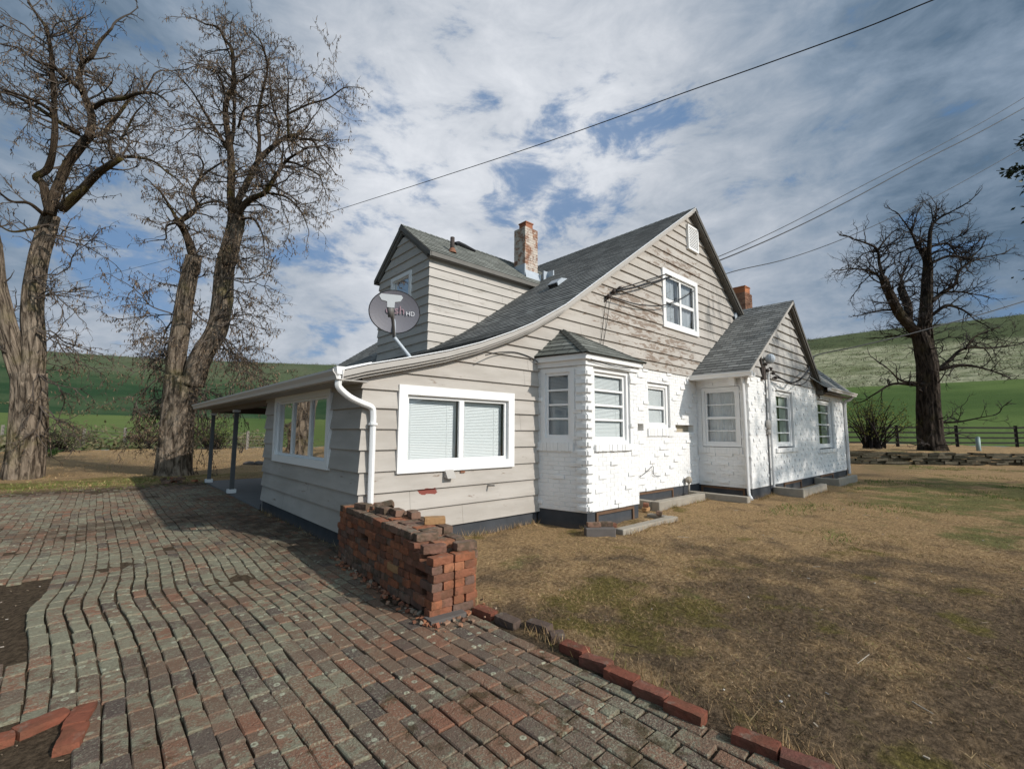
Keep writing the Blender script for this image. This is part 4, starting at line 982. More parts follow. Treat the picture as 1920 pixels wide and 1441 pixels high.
# ------------------------------------------------------------------ satellite dish on the porch roof
foot = Vector((.80, .26, zroof(.80)))
dish = empty('satellite_dish', foot, 'round grey satellite dish with white receiver head on the low roof by the dormer', 'satellite dish')
dc = Vector((.56, .32, 3.16)); dn = (CAM+Vector((.55, .0, 1.0))-dc).normalized()
du = Vector((0, 0, 1)).cross(dn).normalized(); dv = dn.cross(du).normalized()
if dv.z < 0: dv = -dv
m_dish = plain('grey_dish_paint', (.17, .165, .185), .5, .08, 4, 0); m_lnb = plain('pale_grey_plastic', (.50, .52, .53), .5, .06, 4, 0)
m_arm = plain('dull_galvanised_arm', (.15, .14, .13), .5, .15)
g = MB(); nr, na = 6, 36
def dp(r, a, back=0): return dc+du*(.345*r*math.cos(a))+dv*(.30*r*math.sin(a))+dn*(.055*r*r-.055-back)
for b in (0, .012):
    for i in range(nr):
        for j in range(na):
            a0, a1 = 2*math.pi*j/na, 2*math.pi*(j+1)/na
            g.quad(dp(i/nr, a0, b), dp((i+1)/nr, a0, b), dp((i+1)/nr, a1, b), dp(i/nr, a1, b))
for j in range(na):
    a0, a1 = 2*math.pi*j/na, 2*math.pi*(j+1)/na; g.quad(dp(1, a0, 0), dp(1, a1, 0), dp(1, a1, .012), dp(1, a0, .012))
refl = g.build('reflector', m_dish, dish, True)
g = MB(); edge = [dp(1.0, 2*math.pi*j/na)-dn*.006 for j in range(na+1)]; g.tube(edge, .008, 6); g.build('rim', m_black, dish, True)
kn = dc-dv*.36+dn*.06; hd = dc+dv*.11-du*.085+dn*.38
g = MB(); g.tube(spline([foot, foot.lerp(kn, .6), kn], 5), .026, 10); g.tube([kn, dc-dv*.1-dn*.07], .024, 8); g.build('mast', m_flash, dish, True)
g = MB(); g.tube(spline([kn, kn.lerp(hd, .5)+dn*.05-dv*.02, hd-dv*.09], 5), [.022]*6+[.030]*5, 8); g.build('feed_arm', m_arm, dish, True)
g = MB(); g.obox(foot+Vector((0, 0, .005)), Vector((.09, 0, .03)), Vector((0, .06, 0)), Vector((-.003, 0, .008))); g.build('mounting_plate', m_flash, dish)
hu, hv, hn = du, dv, dn
g = MB(); g.prism([hd-hu*.15+hv*.02-hn*.03, hd-hu*.12-hv*.03-hn*.03, hd-hu*.05-hv*.045-hn*.03, hd-hu*.045-hv*.12-hn*.03, hd+hu*.045-hv*.12-hn*.03, hd+hu*.05-hv*.045-hn*.03, hd+hu*.12-hv*.03-hn*.03, hd+hu*.15+hv*.02-hn*.03, hd+hu*.13+hv*.05-hn*.03, hd-hu*.13+hv*.05-hn*.03], hn*.07); g.build('receiver_head', m_lnb, dish)
g = MB(); g.tube([hd-hv*.115-hn*.005, hd-hv*.24-hn*.03], [.05, .026], 10); g.build('bracket', m_arm, dish, True)
def lettering(txt, c, size, col_, nm, parent, U, V_, N):
    f = bpy.data.curves.new(nm, 'FONT'); f.body = txt; f.size = size; f.extrude = .002; f.align_x = 'LEFT'
    f.materials.append(col_); tmp = bpy.data.objects.new('tmp', f); COL.objects.link(tmp); dg = bpy.context.evaluated_depsgraph_get()
    me = bpy.data.meshes.new_from_object(tmp.evaluated_get(dg)); bpy.data.objects.remove(tmp); me.materials.clear(); me.materials.append(col_)
    ob = bpy.data.objects.new(nm, me); COL.objects.link(ob); M4 = Matrix.Identity(4)
    for i, v_ in enumerate((U, V_, N)): M4[0][i], M4[1][i], M4[2][i] = v_
    M4.translation = Vector(c)-dish.location
    ob.parent = parent; ob.matrix_local = M4; return ob
m_lt1 = plain('faded_pink_letters', (.33, .22, .25), .6, .05, 4, 0); m_lt2 = plain('white_letters', (.72, .72, .74), .6, .03, 4, 0)
U = du
lettering('dish', dc-U*.125-dv*.02+dn*-.034, .165, m_lt1, 'lettering', refl, U, dv, dn)
lettering('HD', dc+U*.155-dv*.035+dn*-.022, .085, m_lt2, 'lettering', refl, U, dv, dn)

# ------------------------------------------------------------------ bricks lying and stacked
def brick_mesh(seed, L=.2, Wd=.098, H=.066, chip=.010):
    R_ = random.Random(seed); n = (9, 4, 4); V, F = [], []; idx = {}
    def key(i, j, k):
        q = (i, j, k)
        if q not in idx:
            x, y, z = (i/n[0]-.5)*L, (j/n[1]-.5)*Wd, (k/n[2]-.5)*H
            e = (i in (0, n[0]))+(j in (0, n[1]))+(k in (0, n[2]))
            s = 1-(.055 if e == 2 else .11 if e == 3 else 0)*R_.uniform(.5, 1.6)
            v_ = noise.noise_vector(Vector((x*14+seed*3.1, y*14, z*14)))
            sh = .004/L; idx[q] = len(V)
            ax = 1-(1-s)*.10*(.1/L*2)
            w_ = noise.noise_vector(Vector((x*45+seed*1.7, y*45, z*45))); V.append((x*(1-(1-s)*.22)+v_.x*chip*.4+w_.x*.0025, y*(1-(1-s)*.6)+v_.y*chip*.4+w_.y*.0025, z*(1-(1-s)*.75)+v_.z*chip*.28+w_.z*.0022))
        return idx[q]
    for (a, b, c) in ((0, 1, 2), (1, 2, 0), (2, 0, 1)):
        for w in (0, n[c]):
            for i in range(n[a]):
                for j in range(n[b]):
                    def kk(p, q):
                        t = [0, 0, 0]; t[a], t[b], t[c] = p, q, w; return key(*t)
                    f = (kk(i, j), kk(i+1, j), kk(i+1, j+1), kk(i, j+1)); F.append(f if w else f[::-1])
    me = bpy.data.meshes.new('brick'); me.from_pydata(V, [], F); me.update(); return me
B_FULL = [brick_mesh(i) for i in range(7)]; B_HALF = [brick_mesh(20+i, .105) for i in range(4)]
def variant(me, mat):
    q = me.copy(); q.materials.append(mat); return q
VAR = {(h, k): [variant(mm, mt) for mm in (B_HALF if h else B_FULL)] for h in (0, 1) for k, mt in (('r', m_b1), ('d', m_b2), ('b', m_b3), ('e', m_edge), ('g', m_edged))}
def place_brick(x, y, z, rz, kind='r', half=0, tilt=(0, 0), name='brick', label=None, group=None, stand=0):
    ob = bpy.data.objects.new(name, random.choice(VAR[(half, kind)])); COL.objects.link(ob)
    ob.location = (x, y, z); ob.rotation_euler = (tilt[0]+(math.pi/2 if stand else 0), tilt[1], rz)
    return tag(ob, label, 'brick', group)
PG = 'bricks of the loose stack at the house corner'
LBL = {'r': 'worn orange red brick in the dry stacked brick pile by the downspout', 'd': 'dark lichen crusted brick on the dry stacked brick pile by the downspout'}
pa, pb = Vector((-.35, -2.20, 0)), Vector((-.205, .06, 0))       # left face of the pile, near end to far end
pd = (pb-pa); PLn = pd.length; pd.normalize(); pn = Vector((pd.y, -pd.x, 0)); prz = math.atan2(pd.y, pd.x); PWd = .45
def ptop(t):                                     # number of courses along the pile, stepping down at the near end
    return 7 if t < .20 else 8 if t < .40 else 9
HB = .0665; cnt = 0
def bpos(t, w, k): q = pa+pd*t+pn*w; return q.x, q.y, .028+HB*(k+.5)
for k in range(11):
    # left face: mix of stretchers and headers
    t = .10+random.uniform(-.02, .02) if k % 2 else .20
    while t < PLn-.02:
        stre = random.random() < (.62 if k > 0 else .4)
        L_ = .2 if stre else .1
        if t+L_ > PLn+.07: L_ = .1; stre = False
        tc_ = t+L_/2
        if k < ptop(tc_) and random.random() > .035:
            top_ = k == ptop(tc_)-1; kind = 'd' if (random.random() < (.65 if top_ else .12 if k > 1 else .45)) else 'r'
            x, y, z = bpos(tc_, (.05 if stre else .10)+random.uniform(-.016, .018), k)
            place_brick(x, y, z, prz+(0 if stre else math.pi/2)+random.gauss(0, .035), kind, 0, (random.gauss(0, .022), random.gauss(0, .022)), 'brick', LBL[kind], PG); cnt += 1
        t += L_+random.uniform(.004, .009)
    # right face
    t = .02
    while t < PLn-.05:
        tc_ = t+.1
        if k < ptop(tc_):
            x, y, z = bpos(tc_, PWd-.05+random.uniform(-.012, .008), k); top_ = k == ptop(tc_)-1; kind = 'd' if random.random() < (.6 if top_ else .1) else 'r'
            place_brick(x, y, z, prz+random.gauss(0, .03), kind, 0, (0, 0), 'brick', LBL[kind], PG); cnt += 1
        t += .209
    # near end
    w = 0. if k % 2 else .0
    spans = [(.10, 0), (.31, 0)] if k % 2 == 0 else [(.05, 1), (.155, 1), (.26, 1), (.365, 1)]
    if k < ptop(.05):
        for wc, hd_ in spans:
            if hd_ and wc in (.05,): 
                x, y, z = bpos(.10, wc, k); place_brick(x, y, z, prz+random.gauss(0, .03), 'r' if k < 6 else 'd', 0, (0, 0), 'brick', LBL['r' if k < 6 else 'd'], PG)
            elif hd_: x, y, z = bpos(.10, wc, k); place_brick(x, y, z, prz+random.gauss(0, .04), 'r', 0, (0, 0), 'brick', LBL['r'], PG)
            else: x, y, z = bpos(.05, wc+random.uniform(-.01, .01), k); place_brick(x, y, z, prz+math.pi/2+random.gauss(0, .04), 'r' if k < 7 else 'd', 0, (0, 0), 'brick', LBL['r' if k < 7 else 'd'], PG)
            cnt += 1
# bricks filling the top courses
for k in (6, 7, 8):
    t = .25
    while t < PLn-.06:
        if k < ptop(t) and k >= ptop(t)-2:
            x, y, z = bpos(t, .225+random.uniform(-.012, .012), k); place_brick(x, y, z, prz+math.pi/2+random.gauss(0, .05), 'd' if random.random() < .5 else 'r', 0, (0, 0), 'brick', None, PG); cnt += 1
        t += .107
for o in [o for o in COL.objects if o.name.startswith('brick') and o.get('category') == 'brick' and not o.get('label')]:
    o['label'] = 'worn brick laid across the middle of the top of the dry stacked pile'
def ontop(t, w, k, rz, kind, lab, tl=(0, 0)):
    x, y, z = bpos(t, w, k); place_brick(x, y, z, prz+rz, kind, 0, tl, 'brick', lab)
ontop(1.82, .12, 9, .3, 'd', 'flat dark brick lying loose on the pile beside the downspout')
ontop(1.45, .20, 9, .1, 'd', 'mossy brown brick lying lengthwise on top of the pile')
ontop(1.62, .28, 9.3, .9, 'd', 'dark brick leaning at a slant on top of the pile', (.45, .2))
ontop(1.24, .26, 9, -.1, 'd', 'pale lichen crusted brick with rough edges on top of the pile')
ontop(1.02, .34, 9, -.2, 'd', 'long dark mossy brick nearest the lawn on top of the pile')
ontop(.62, .36, 9, 1.2, 'b', 'ochre buff brick topping the step of the brick pile')
ontop(.16, .10, 7, 1.35, 'r', 'rounded brick with red top and crusted rim at the low near end of the pile')
ontop(.34, .12, 8, 1.45, 'd', 'rounded crusted brick one step up at the near end of the pile')
ontop(.10, .37, 7, 1.5, 'd', 'upright dark brick at the lawn side of the pile end')
x, y, z = bpos(.72, .046, 3); place_brick(x-.012, y, z, prz+.03, 'b', 0, (0, 0), 'brick', 'single pale buff brick in the side of the brick pile')
# grey footing block at the near corner
g = MB(); c0 = pa+pn*.12-pd*.02; g.obox(c0+Vector((0, 0, .02)), pd*.06, pn*.16, Vector((0, 0, .028))); tag(g.build('stone_block', m_curbd), 'flat grey stone under the near end of the brick pile', 'stone block')
# edging
ED = [(.06, -2.37, 'e', 'first red edging brick beside the end of the brick pile'), (.085, -2.62, 'g', 'dark grey edging brick, second from the brick pile'), (.20, -2.85, 'g', 'dark brick set back from the edging, third from the brick pile'),
      (.17, -3.06, 'g', 'short grey edging brick, fourth from the brick pile'), (.115, -3.27, 'e', 'bright red edging brick, fifth from the brick pile'), (.08, -3.48, 'e', 'red edging brick, sixth from the brick pile'), (.055, -3.69, 'e', 'red edging brick, seventh from the brick pile'),
      (.035, -3.90, 'e', 'red edging brick, eighth from the brick pile'), (.02, -4.11, 'e', 'dark topped red edging brick just before the gap in the edging'), (.03, -4.46, 'e', 'red edging brick just after the gap in the edging'), (.035, -4.67, 'e', 'second red edging brick after the gap, at the picture edge'), (.05, -4.88, 'e', 'red edging brick after the gap, farthest from the brick pile')]
for i, (x, y, k, lb) in enumerate(ED):
    place_brick(x, y, .028, math.pi/2+(.18 if i in (1, 2) else .9 if i == 3 else .1)+random.gauss(0, .04), k, 1 if i == 3 else 0, (random.gauss(0, .03), random.gauss(0, .03)), 'edging_brick', lb, 'bricks edging the paving along the lawn')
for x, y, rz, lb in ((-2.50, -1.965, .42, 'long red brick edging the soil hole, tilted toward the corner'), (-2.69, -2.03, .1, 'red brick at the picture edge by the soil hole'), (-2.36, -2.02, 1.35, 'red brick end joining the two edging bricks of the soil hole'), (-2.385, -2.22, 1.40, 'red brick lying away from the soil hole corner toward the camera')):
    place_brick(x, y, .004, rz, 'e', 0, (.02, .03), 'edging_brick', lb, 'red bricks edging the soil hole')
# scattered pile by the porch post
for i in range(14):
    a = random.uniform(0, 6.3); r_ = random.uniform(0, .42)
    place_brick(-.62+r_*1.1*math.cos(a), 10.75+r_*math.sin(a), .05+.066*(i > 7)+random.uniform(0, .02), random.uniform(0, 3), 'd' if i % 3 else 'r', 0, (random.gauss(0, .1), random.gauss(0, .1)), 'brick', 'brick in the small heap between the tree and the porch post', 'bricks heaped by the porch')
# ------------------------------------------------------------------ window well curbs and what lies on them
def curb(name, lab, boxes, mat):
    q = MB()
    for b in boxes:
        x0, x1, y0, y1, z0, z1 = b; n = 8
        along = 0 if x1-x0 > y1-y0 else 1
        for i in range(1):
            q.box(x0, x1, y0, y1, z0, z1)
    o = q.build(name, mat); bv = o.modifiers.new('soft', 'BEVEL'); bv.width = .018; bv.segments = 2
    return tag(o, lab, 'window curb', 'window well curbs along the white brick walls')
curb('window_curb', 'long mossy timber curb of the window well in front of the bay', [(3.42, 5.05, -1.42, -1.26, -.05, .085), (4.9, 5.04, -1.255, -.90, -.05, .08)], m_curb)
curb('window_curb', 'pale concrete curb of the window well right of the bay', [(5.75, 7.7, -.66, -.48, -.05, .17), (5.75, 5.90, -.475, -.02, -.05, .165)], m_curb)
curb('window_curb', 'low mossy curb in front of the dark basement window in the inner corner', [(7.95, 8.13, -1.45, -.12, -.05, .15)], m_curb)
curb('window_curb', 'square mossy concrete curb by the meter pipe', [(10.0, 10.17, -1.93, -1.28, -.05, .20), (10.175, 12.0, -1.93, -1.78, -.05, .19)], m_curb)
curb('window_curb', 'farthest concrete curb beneath the end window', [(13.4, 13.57, -1.90, -1.28, -.05, .22), (13.575, 15.6, -1.90, -1.76, -.05, .21)], m_curb)
g = MB(); a = Vector((.26, -.22, 0)); g.obox(Vector((3.15, -1.20, .05)), Vector((.17, -.14, 0)), Vector((.05, .06, 0)), Vector((0, 0, .075))); o = g.build('concrete_block', m_curbd); o.modifiers.new('soft', 'BEVEL').width = .012; tag(o, 'dark concrete block on the ground at the bay corner', 'concrete block')
place_brick(3.10, -1.13, .158, -.65, 'd', 0, (0, 0), 'brick', 'dark brick lying on the concrete block at the bay corner'); place_brick(3.27, -1.22, .158, -.75, 'd', 0, (0, 0), 'brick', 'second dark brick on the concrete block, nearer the window well')
place_brick(3.44, -1.22, .12, -.7, 'r', 1, (0, 0), 'brick', 'small red brick end beside the concrete block at the bay corner')
place_brick(5.45, -.55, .06, .2, 'b', 0, (0, 0), 'brick', 'tan brick on the ground between the two window wells'); place_brick(5.50, -.52, .125, .5, 'r', 0, (0, 0), 'brick', 'red brick lying on the tan brick between the window wells')
place_brick(4.95, -1.12, .115, .5, 'd', 0, (.2, .1), 'brick', 'grey brick lying on the end of the bay curb')
g = MB(); g.ball((8.05, -.11, .40), .10, .07, .085, 10, 7); g.tube([(8.05, -.11, .33), (8.02, -.11, .10)], .02, 6); tag(g.build('hose_reel', m_curb, None, True), 'small tan hose fitting hanging on the white wall near the inner corner', 'hose fitting')
g = MB()
for i in range(7):
    a = i*.9; g.ball((3.0+.35*math.cos(a*1.7)*(i % 3)*.5, 17.0+.3*math.sin(a), .05), .16+.05*(i % 3), .14, .12, 8, 5)
for i in range(1): tag(g.build('rock', m_curbd, None, False), 'grey rocks lying on the lawn behind the porch', 'rock')

# ------------------------------------------------------------------ trees
def bark(name, a, b, mossc, mossy):
    M = Mat(name, .95, .1); u = M.uv(); p = M.pos()
    r1 = M.noise(M.map(u, (26, 2.2, 1)), 1.0, 6, .62, .6); r2 = M.noise(M.map(u, (9, 1.0, 1)), 1.0, 3)
    c = M.mix(M.smooth(r1, .34, .66), a, b)
    c = M.mix(M.math('MULTIPLY', M.smooth(M.noise(p, 1.1, 5), .52, .68), mossy), c, mossc)
    M.col(c); M.bump(M.math('ADD', r1, M.math('MULTIPLY', r2, .8)), 1., .09); return M.m
m_bark = bark('furrowed_locust_bark', (.050, .037, .027), (.29, .23, .172), (.14, .125, .04), .4)
m_limb = bark('mossy_limb_bark', (.035, .026, .02), (.125, .09, .06), (.16, .125, .02), .55)
m_barkd = bark('dark_wet_bark', (.014, .011, .009), (.075, .058, .046), (.085, .07, .025), .35)
m_twig = plain('twig_bark', (.078, .062, .05), .9, .3); m_twigd = plain('dark_twig_bark', (.030, .023, .02), .9, .3)
MPod = Mat('dry_seed_pod', .8, .2); MPod.col(MPod.ramp(MPod.isl(), [(0, (.05, .034, .022)), (.5, (.115, .078, .048)), (.85, (.18, .125, .078)), (1, (.25, .185, .12))])); m_pod = MPod.m

class Tree:
    def __init__(s, name, lab, base, D, seed, mt, ml, mtw, pod=None, cat='tree', sc=.72, lf=.82, tr=1.35):
        s.R = random.Random(seed); s.D = D; s.root = empty(name, base, lab, cat, 'big bare trees round the house'); s.base = base
        s.trunk, s.limbs, s.tw, s.pods = MB(), MB(), MB(), MB(); s.mt, s.ml, s.mtw, s.pod, s.sc, s.lf, s.tr = mt, ml, mtw, pod, sc, lf, tr; s.lines = []
    def limb(s, px, r0, r1, drift=0., trunk=False, d0=0., twig=1., flare=False, n=5):
        P = []; m_ = len(px)
        for i, (x, y) in enumerate(px):
            f = i/(m_-1); P.append(at(x, y, s.D+d0+drift*f+(0 if trunk else s.R.uniform(-.15, .15)*f*2)))
        Q = spline(P, n); k = len(Q); rm = [(r0+(r1-r0)*(i/(k-1)))*s.D/FPX*s.sc*(1 if trunk else s.lf) for i in range(k)]
        if flare:
            for i in range(k): rm[i] *= 1+.20*math.exp(-(i/(k-1))*7)
        ph = s.R.uniform(0, 6)
        if trunk:
            fl = lambda w, i, p: 1+.06*math.sin(5*w+ph+.12*i)+.05*abs(math.sin(5.5*w+ph*2+.5*math.sin(p.z*1.3)))+.05*abs(math.sin(10*w+ph+.6*math.sin(p.z*2.1+1)))+.05*noise.noise(Vector((math.cos(w)*1.6, math.sin(w)*1.6, p.z*1.1+ph)))+.03*math.sin(17*w+p.z*2)
            s.trunk.tube(Q, rm, 64, flute=fl)
        else:
            fl = lambda w, i, p: 1+.16*noise.noise(Vector((math.cos(w)+ph, math.sin(w), p.z*2.5)))
            Q = [Vector(q)+noise.noise_vector(Vector(q)*.9+Vector((ph, 0, 0)))*.05 for q in Q]
            s.limbs.tube(Q, rm, 9, flute=fl)
        s.lines.append(([Vector(q) for q in Q], rm, twig)); return Q
    def shoot(s, p, d, L, r, lvl, droop):
        n = max(4, int(L/.14)); pts = [p]; R_ = s.R; d = d.normalized()
        for i in range(n):
            d = (d+Vector((R_.gauss(0, .21), R_.gauss(0, .21), R_.gauss(0, .18)+droop))).normalized(); pts.append(pts[-1]+d*(L/n))
        s.tw.tube(pts, [r*s.tr*(1-.65*i/n) for i in range(n+1)], 4 if lvl == 1 else 3, cap=False)
        if lvl < 3:
            m_ = int(L/(.24 if lvl == 1 else .15))+1
            for i in range(m_):
                q = R_.randrange(max(1, n//4), n+1); t = (pts[q]-pts[q-1]).normalized()
                a = Vector((R_.gauss(0, 1), R_.gauss(0, 1), R_.gauss(0, .8)+.15)); a = (a-t*a.dot(t)).normalized()
                s.shoot(pts[q], t*.75+a*R_.uniform(.5, 1.1), L*R_.uniform(.26, .50), max(.0045, r*.5), lvl+1, droop*1.2)
        if s.pod and lvl >= 2:
            for i in range(int(L*s.pod*R_.uniform(.3, 1.5))):
                q = pts[R_.randrange(1, n+1)]; h = R_.uniform(.06, .13); w = R_.uniform(.011, .022); a = R_.uniform(0, 6.3)
                u = Vector((math.cos(a), math.sin(a), 0))*w; k = Vector((R_.gauss(0, .4), R_.gauss(0, .4), -1)).normalized()*h
                s.pods.quad(q-u*.4, q+u*.4, q+u+k*.6, q+k-u*.2)
    def grow(s, per=.34, Lr=(.7, 1.9), up=.02, low=None):
        R_ = s.R
        for pts, rm, tf in s.lines:
            if tf <= 0: continue
            L = sum((b-a).length for a, b in zip(pts[:-1], pts[1:])); m_ = int(L/per*tf)
            for i in range(m_):
                f = R_.random()**.75; q = min(len(pts)-2, max(1, int(f*(len(pts)-1)))); t = (pts[q+1]-pts[q]).normalized()
                a = Vector((R_.gauss(0, 1), R_.gauss(0, 1), R_.gauss(0, .6)+.35)); a = (a-t*a.dot(t)).normalized()
                l = R_.uniform(*Lr)*(1.1-.45*f); s.shoot(pts[q]+a*rm[q]*.7, t*R_.uniform(.2, .9)+a, l, min(.022, max(.007, rm[q]*.35)), 1, up if R_.random() < .6 else -.06)
            s.shoot(pts[-1], (pts[-1]-pts[-2]), R_.uniform(.6, 1.2), min(.03, rm[-1]), 1, up)
    def sprays(s, px, n, L, droop, spread=1.): # long lower twigs that leave the trunk
        for (x, y, dx, dy) in px:
            p = at(x, y, s.D-.1); v_ = (at(x+dx, y+dy, s.D)-p)
            for i in range(n):
                d_ = v_.normalized()+CF*s.R.uniform(-.7, .7)+Vector((s.R.gauss(0, .25), s.R.gauss(0, .25), s.R.gauss(0, .25)))*spread
                s.shoot(p, d_, v_.length*s.R.uniform(.6, 1.15)*L, .020, 1, droop)
    def done(s, tl='twigs'):
        t = s.trunk.build('trunk', s.mt, s.root, True)
        if s.limbs.f: s.limbs.build('limbs', s.ml, s.root, True)
        s.tw.build('twigs', s.mtw, s.root)
        if s.pods.f: s.pods.build('seed_pods', m_pod, s.root)
        print(s.root.name, len(s.tw.f), len(s.pods.f)); return s.root
def scl(L, k=2.667, ox=0, oy=0): return [(ox+a/k, oy+b/k) for a, b in L]
C1 = lambda *L: scl(L, 2.667); C2 = lambda *L: scl(L, 2.669, 0, 400); C3 = lambda *L: scl(L, 2.668, 1480, 360)

A = Tree('bare_tree', 'tall forked bare tree with thick furrowed trunk at the far edge of the paving, leftmost', (-3.9, 13.5, 0), 13.9, 11, m_bark, m_limb, m_twig, 9)
A.limb(C2((105, 1385), (112, 1330), (125, 1200), (140, 1050), (150, 930), (150, 800)), 37, 31, trunk=True, twig=0, flare=True, n=9)
A.limb(C2((150, 900), (165, 740), (165, 640), (160, 520), (165, 400), (185, 280), (205, 190), (235, 90), (258, 10)), 23, 17, .4, True, twig=.25, n=6)
A.limb(C2((125, 860), (80, 720), (45, 600), (15, 480), (-15, 350), (-30, 200), (-60, 60), (-100, -100)), 22, 13, -.8, True, twig=.4, n=6)
A.limb(C1((258, 1075), (290, 930), (340, 820), (400, 725), (440, 685)), 15, 12, .3, twig=.5)
A.limb(C1((440, 690), (462, 600), (442, 520), (410, 450), (393, 380), (412, 318), (462, 280), (500, 215), (562, 148)), 12, 3.5, .6)
A.limb(C1((410, 310), (385, 220), (335, 150), (290, 80)), 4, 1.5, .7); A.limb(C1((410, 460), (370, 420), (310, 372), (270, 330), (180, 300), (100, 240), (20, 220)), 7, 2, -1.2)
A.limb(C1((430, 690), (520, 662), (560, 608), (600, 560), (660, 490), (720, 450), (768, 372)), 8, 2, 1.0); A.limb(C1((470, 535), (540, 500), (620, 495), (690, 465), (770, 465), (840, 512)), 7, 2, -.9)
A.limb(C1((310, 1045), (400, 965), (470, 890), (540, 838), (612, 790)), 14, 8, -.5, twig=.6); A.limb(C1((605, 790), (690, 788), (760, 800), (835, 860), (880, 890)), 5, 1.5, -1.2); A.limb(C1((605, 790), (548, 750), (548, 705), (500, 715), (455, 700)), 6, 3, .4)
A.limb(C1((600, 700), (640, 640), (680, 570), (730, 505)), 4, 1.5, .8)
A.limb(C1((245, 1050), (215, 925), (180, 888), (240, 840), (268, 700), (275, 560), (268, 400), (258, 330), (240, 200), (215, 110), (140, 10)), 12, 3, -.7); A.limb(C1((240, 190), (310, 160), (390, 105)), 3, 1.2, .6)
A.limb(C1((272, 560), (200, 515), (100, 480), (-20, 440)), 6, 2, -1.4); A.limb(C1((390, 665), (280, 600), (150, 520), (10, 460), (-80, 450)), 8, 2.5, .9); A.limb(C1((230, 1080), (150, 1020), (60, 1010), (-30, 940)), 6, 2, -1); A.limb(C1((240, 1120), (140, 1150), (60, 1160), (0, 1130)), 5, 2, -.8)
A.grow(.20, (.5, 1.7))
A.sprays([(65, 560, 120, -60), (62, 520, 130, 20), (85, 440, 110, 20), (70, 620, 120, 40), (70, 700, 120, 30), (75, 760, 90, 50), (20, 600, -60, -20), (60, 800, 70, 40)], 3, 1.0, -.05)
A.done()

Bt = Tree('bare_tree', 'forked bare tree with brown seed pods between the porch post and the leftmost tree', (-.26, 14.95, 0), 15.2, 5, m_bark, m_limb, m_twig, 13, sc=.79, lf=.68)
Bt.limb(C2((868, 1315), (870, 1250), (880, 1120), (890, 1000), (905, 900), (915, 810)), 31, 31, trunk=True, twig=0, flare=True, n=9)
Bt.limb(C2((880, 880), (880, 740), (905, 560), (925, 420), (945, 320), (970, 215)), 19, 14, -.5, True, twig=.15, n=6)
Bt.limb(C2((960, 860), (1005, 720), (1080, 590), (1110, 450), (1122, 300), (1150, 180), (1180, 60), (1182, 10)), 22, 16, .5, True, twig=.2, n=6)
Bt.limb(C1((970, 1290), (945, 1210), (915, 1140), (890, 1112)), 14, 10, -.3, twig=.5)
Bt.limb(C1((888, 1115), (960, 1070), (985, 1025), (965, 960), (1005, 885), (1080, 830), (1130, 800)), 9, 2, .8); Bt.limb(C1((890, 1112), (860, 1055), (800, 960), (770, 930)), 6, 2, -.6); Bt.limb(C1((1005, 885), (1020, 820), (985, 775), (930, 770)), 3.5, 1.3, -.5); Bt.limb(C1((890, 1112), (830, 1130), (830, 1190), (790, 1200)), 4, 1.3, -.7); Bt.limb(C1((985, 1030), (1080, 1010), (1140, 1030)), 4, 2, .5)
Bt.limb(C1((1165, 1060), (1158, 960), (1155, 850), (1150, 740), (1132, 640), (1132, 520), (1170, 430), (1165, 340), (1162, 250), (1130, 205), (1088, 140), (1020, 120)), 14, 2.5, -.3)
Bt.limb(C1((1152, 740), (1172, 600), (1168, 450), (1168, 330)), 7, 3, .7); Bt.limb(C1((1148, 760), (1085, 660), (1030, 570), (970, 470), (900, 390)), 6, 1.6, -.9); Bt.limb(C1((1132, 500), (1090, 370), (1030, 345)), 4, 1.5, .4); Bt.limb(C1((1165, 300), (1120, 200), (1110, 110)), 3, 1.2, .3)
Bt.limb(C1((1180, 1060), (1195, 1010), (1240, 900), (1290, 810), (1372, 730), (1440, 682), (1510, 690), (1570, 705), (1605, 770)), 13, 2.5, .7)
Bt.limb(C1((1290, 805), (1300, 700), (1292, 570), (1312, 440), (1335, 340), (1310, 220), (1265, 160)), 7, 1.6, -.7); Bt.limb(C1((1375, 725), (1400, 650), (1362, 540), (1345, 400), (1345, 300)), 5, 1.5, 1.); Bt.limb(C1((1440, 680), (1432, 560), (1438, 440), (1440, 380)), 4.5, 1.5, -.4)
Bt.limb(C1((1440, 680), (1520, 650), (1560, 590)), 4, 1.4, .8); Bt.limb(C1((1430, 570), (1540, 520), (1640, 492), (1720, 440), (1795, 435)), 4, 1.2, .5); Bt.limb(C1((1190, 640), (1230, 545), (1330, 530), (1380, 500)), 4, 1.4, -.6)
Bt.limb(C1((1190, 1070), (1250, 1000), (1330, 960), (1392, 860), (1432, 800), (1505, 758)), 12, 3, -.7); Bt.limb(C1((1395, 855), (1412, 740), (1405, 690)), 4, 1.4, .3); Bt.limb(C1((1435, 810), (1510, 830), (1590, 870), (1620, 930)), 4.5, 1.3, -.8); Bt.limb(C1((1325, 960), (1430, 985), (1500, 1050), (1540, 1150)), 4.5, 1.2, -.6); Bt.limb(C1((1190, 1090), (1270, 1100), (1310, 1160), (1320, 1250)), 5, 1.3, -.9); Bt.limb(C1((1260, 930), (1300, 930), (1380, 935), (1430, 1080)), 4, 1.3, -.9)
Bt.grow(.165, (.5, 1.8), .0)
Bt.sprays([(405, 600, 130, -40), (420, 560, 120, -60), (400, 610, 180, 20), (395, 620, 140, 60), (420, 520, 110, -20), (420, 500, 90, -70), (345, 600, -110, -30), (340, 630, -130, 0), (335, 660, -130, 40), (350, 540, -80, -60), (335, 720, -120, 30), (350, 720, 90, 30), (355, 740, 110, 60), (330, 730, -90, 60), (345, 700, -150, 60)], 3, 1.0, -.05)
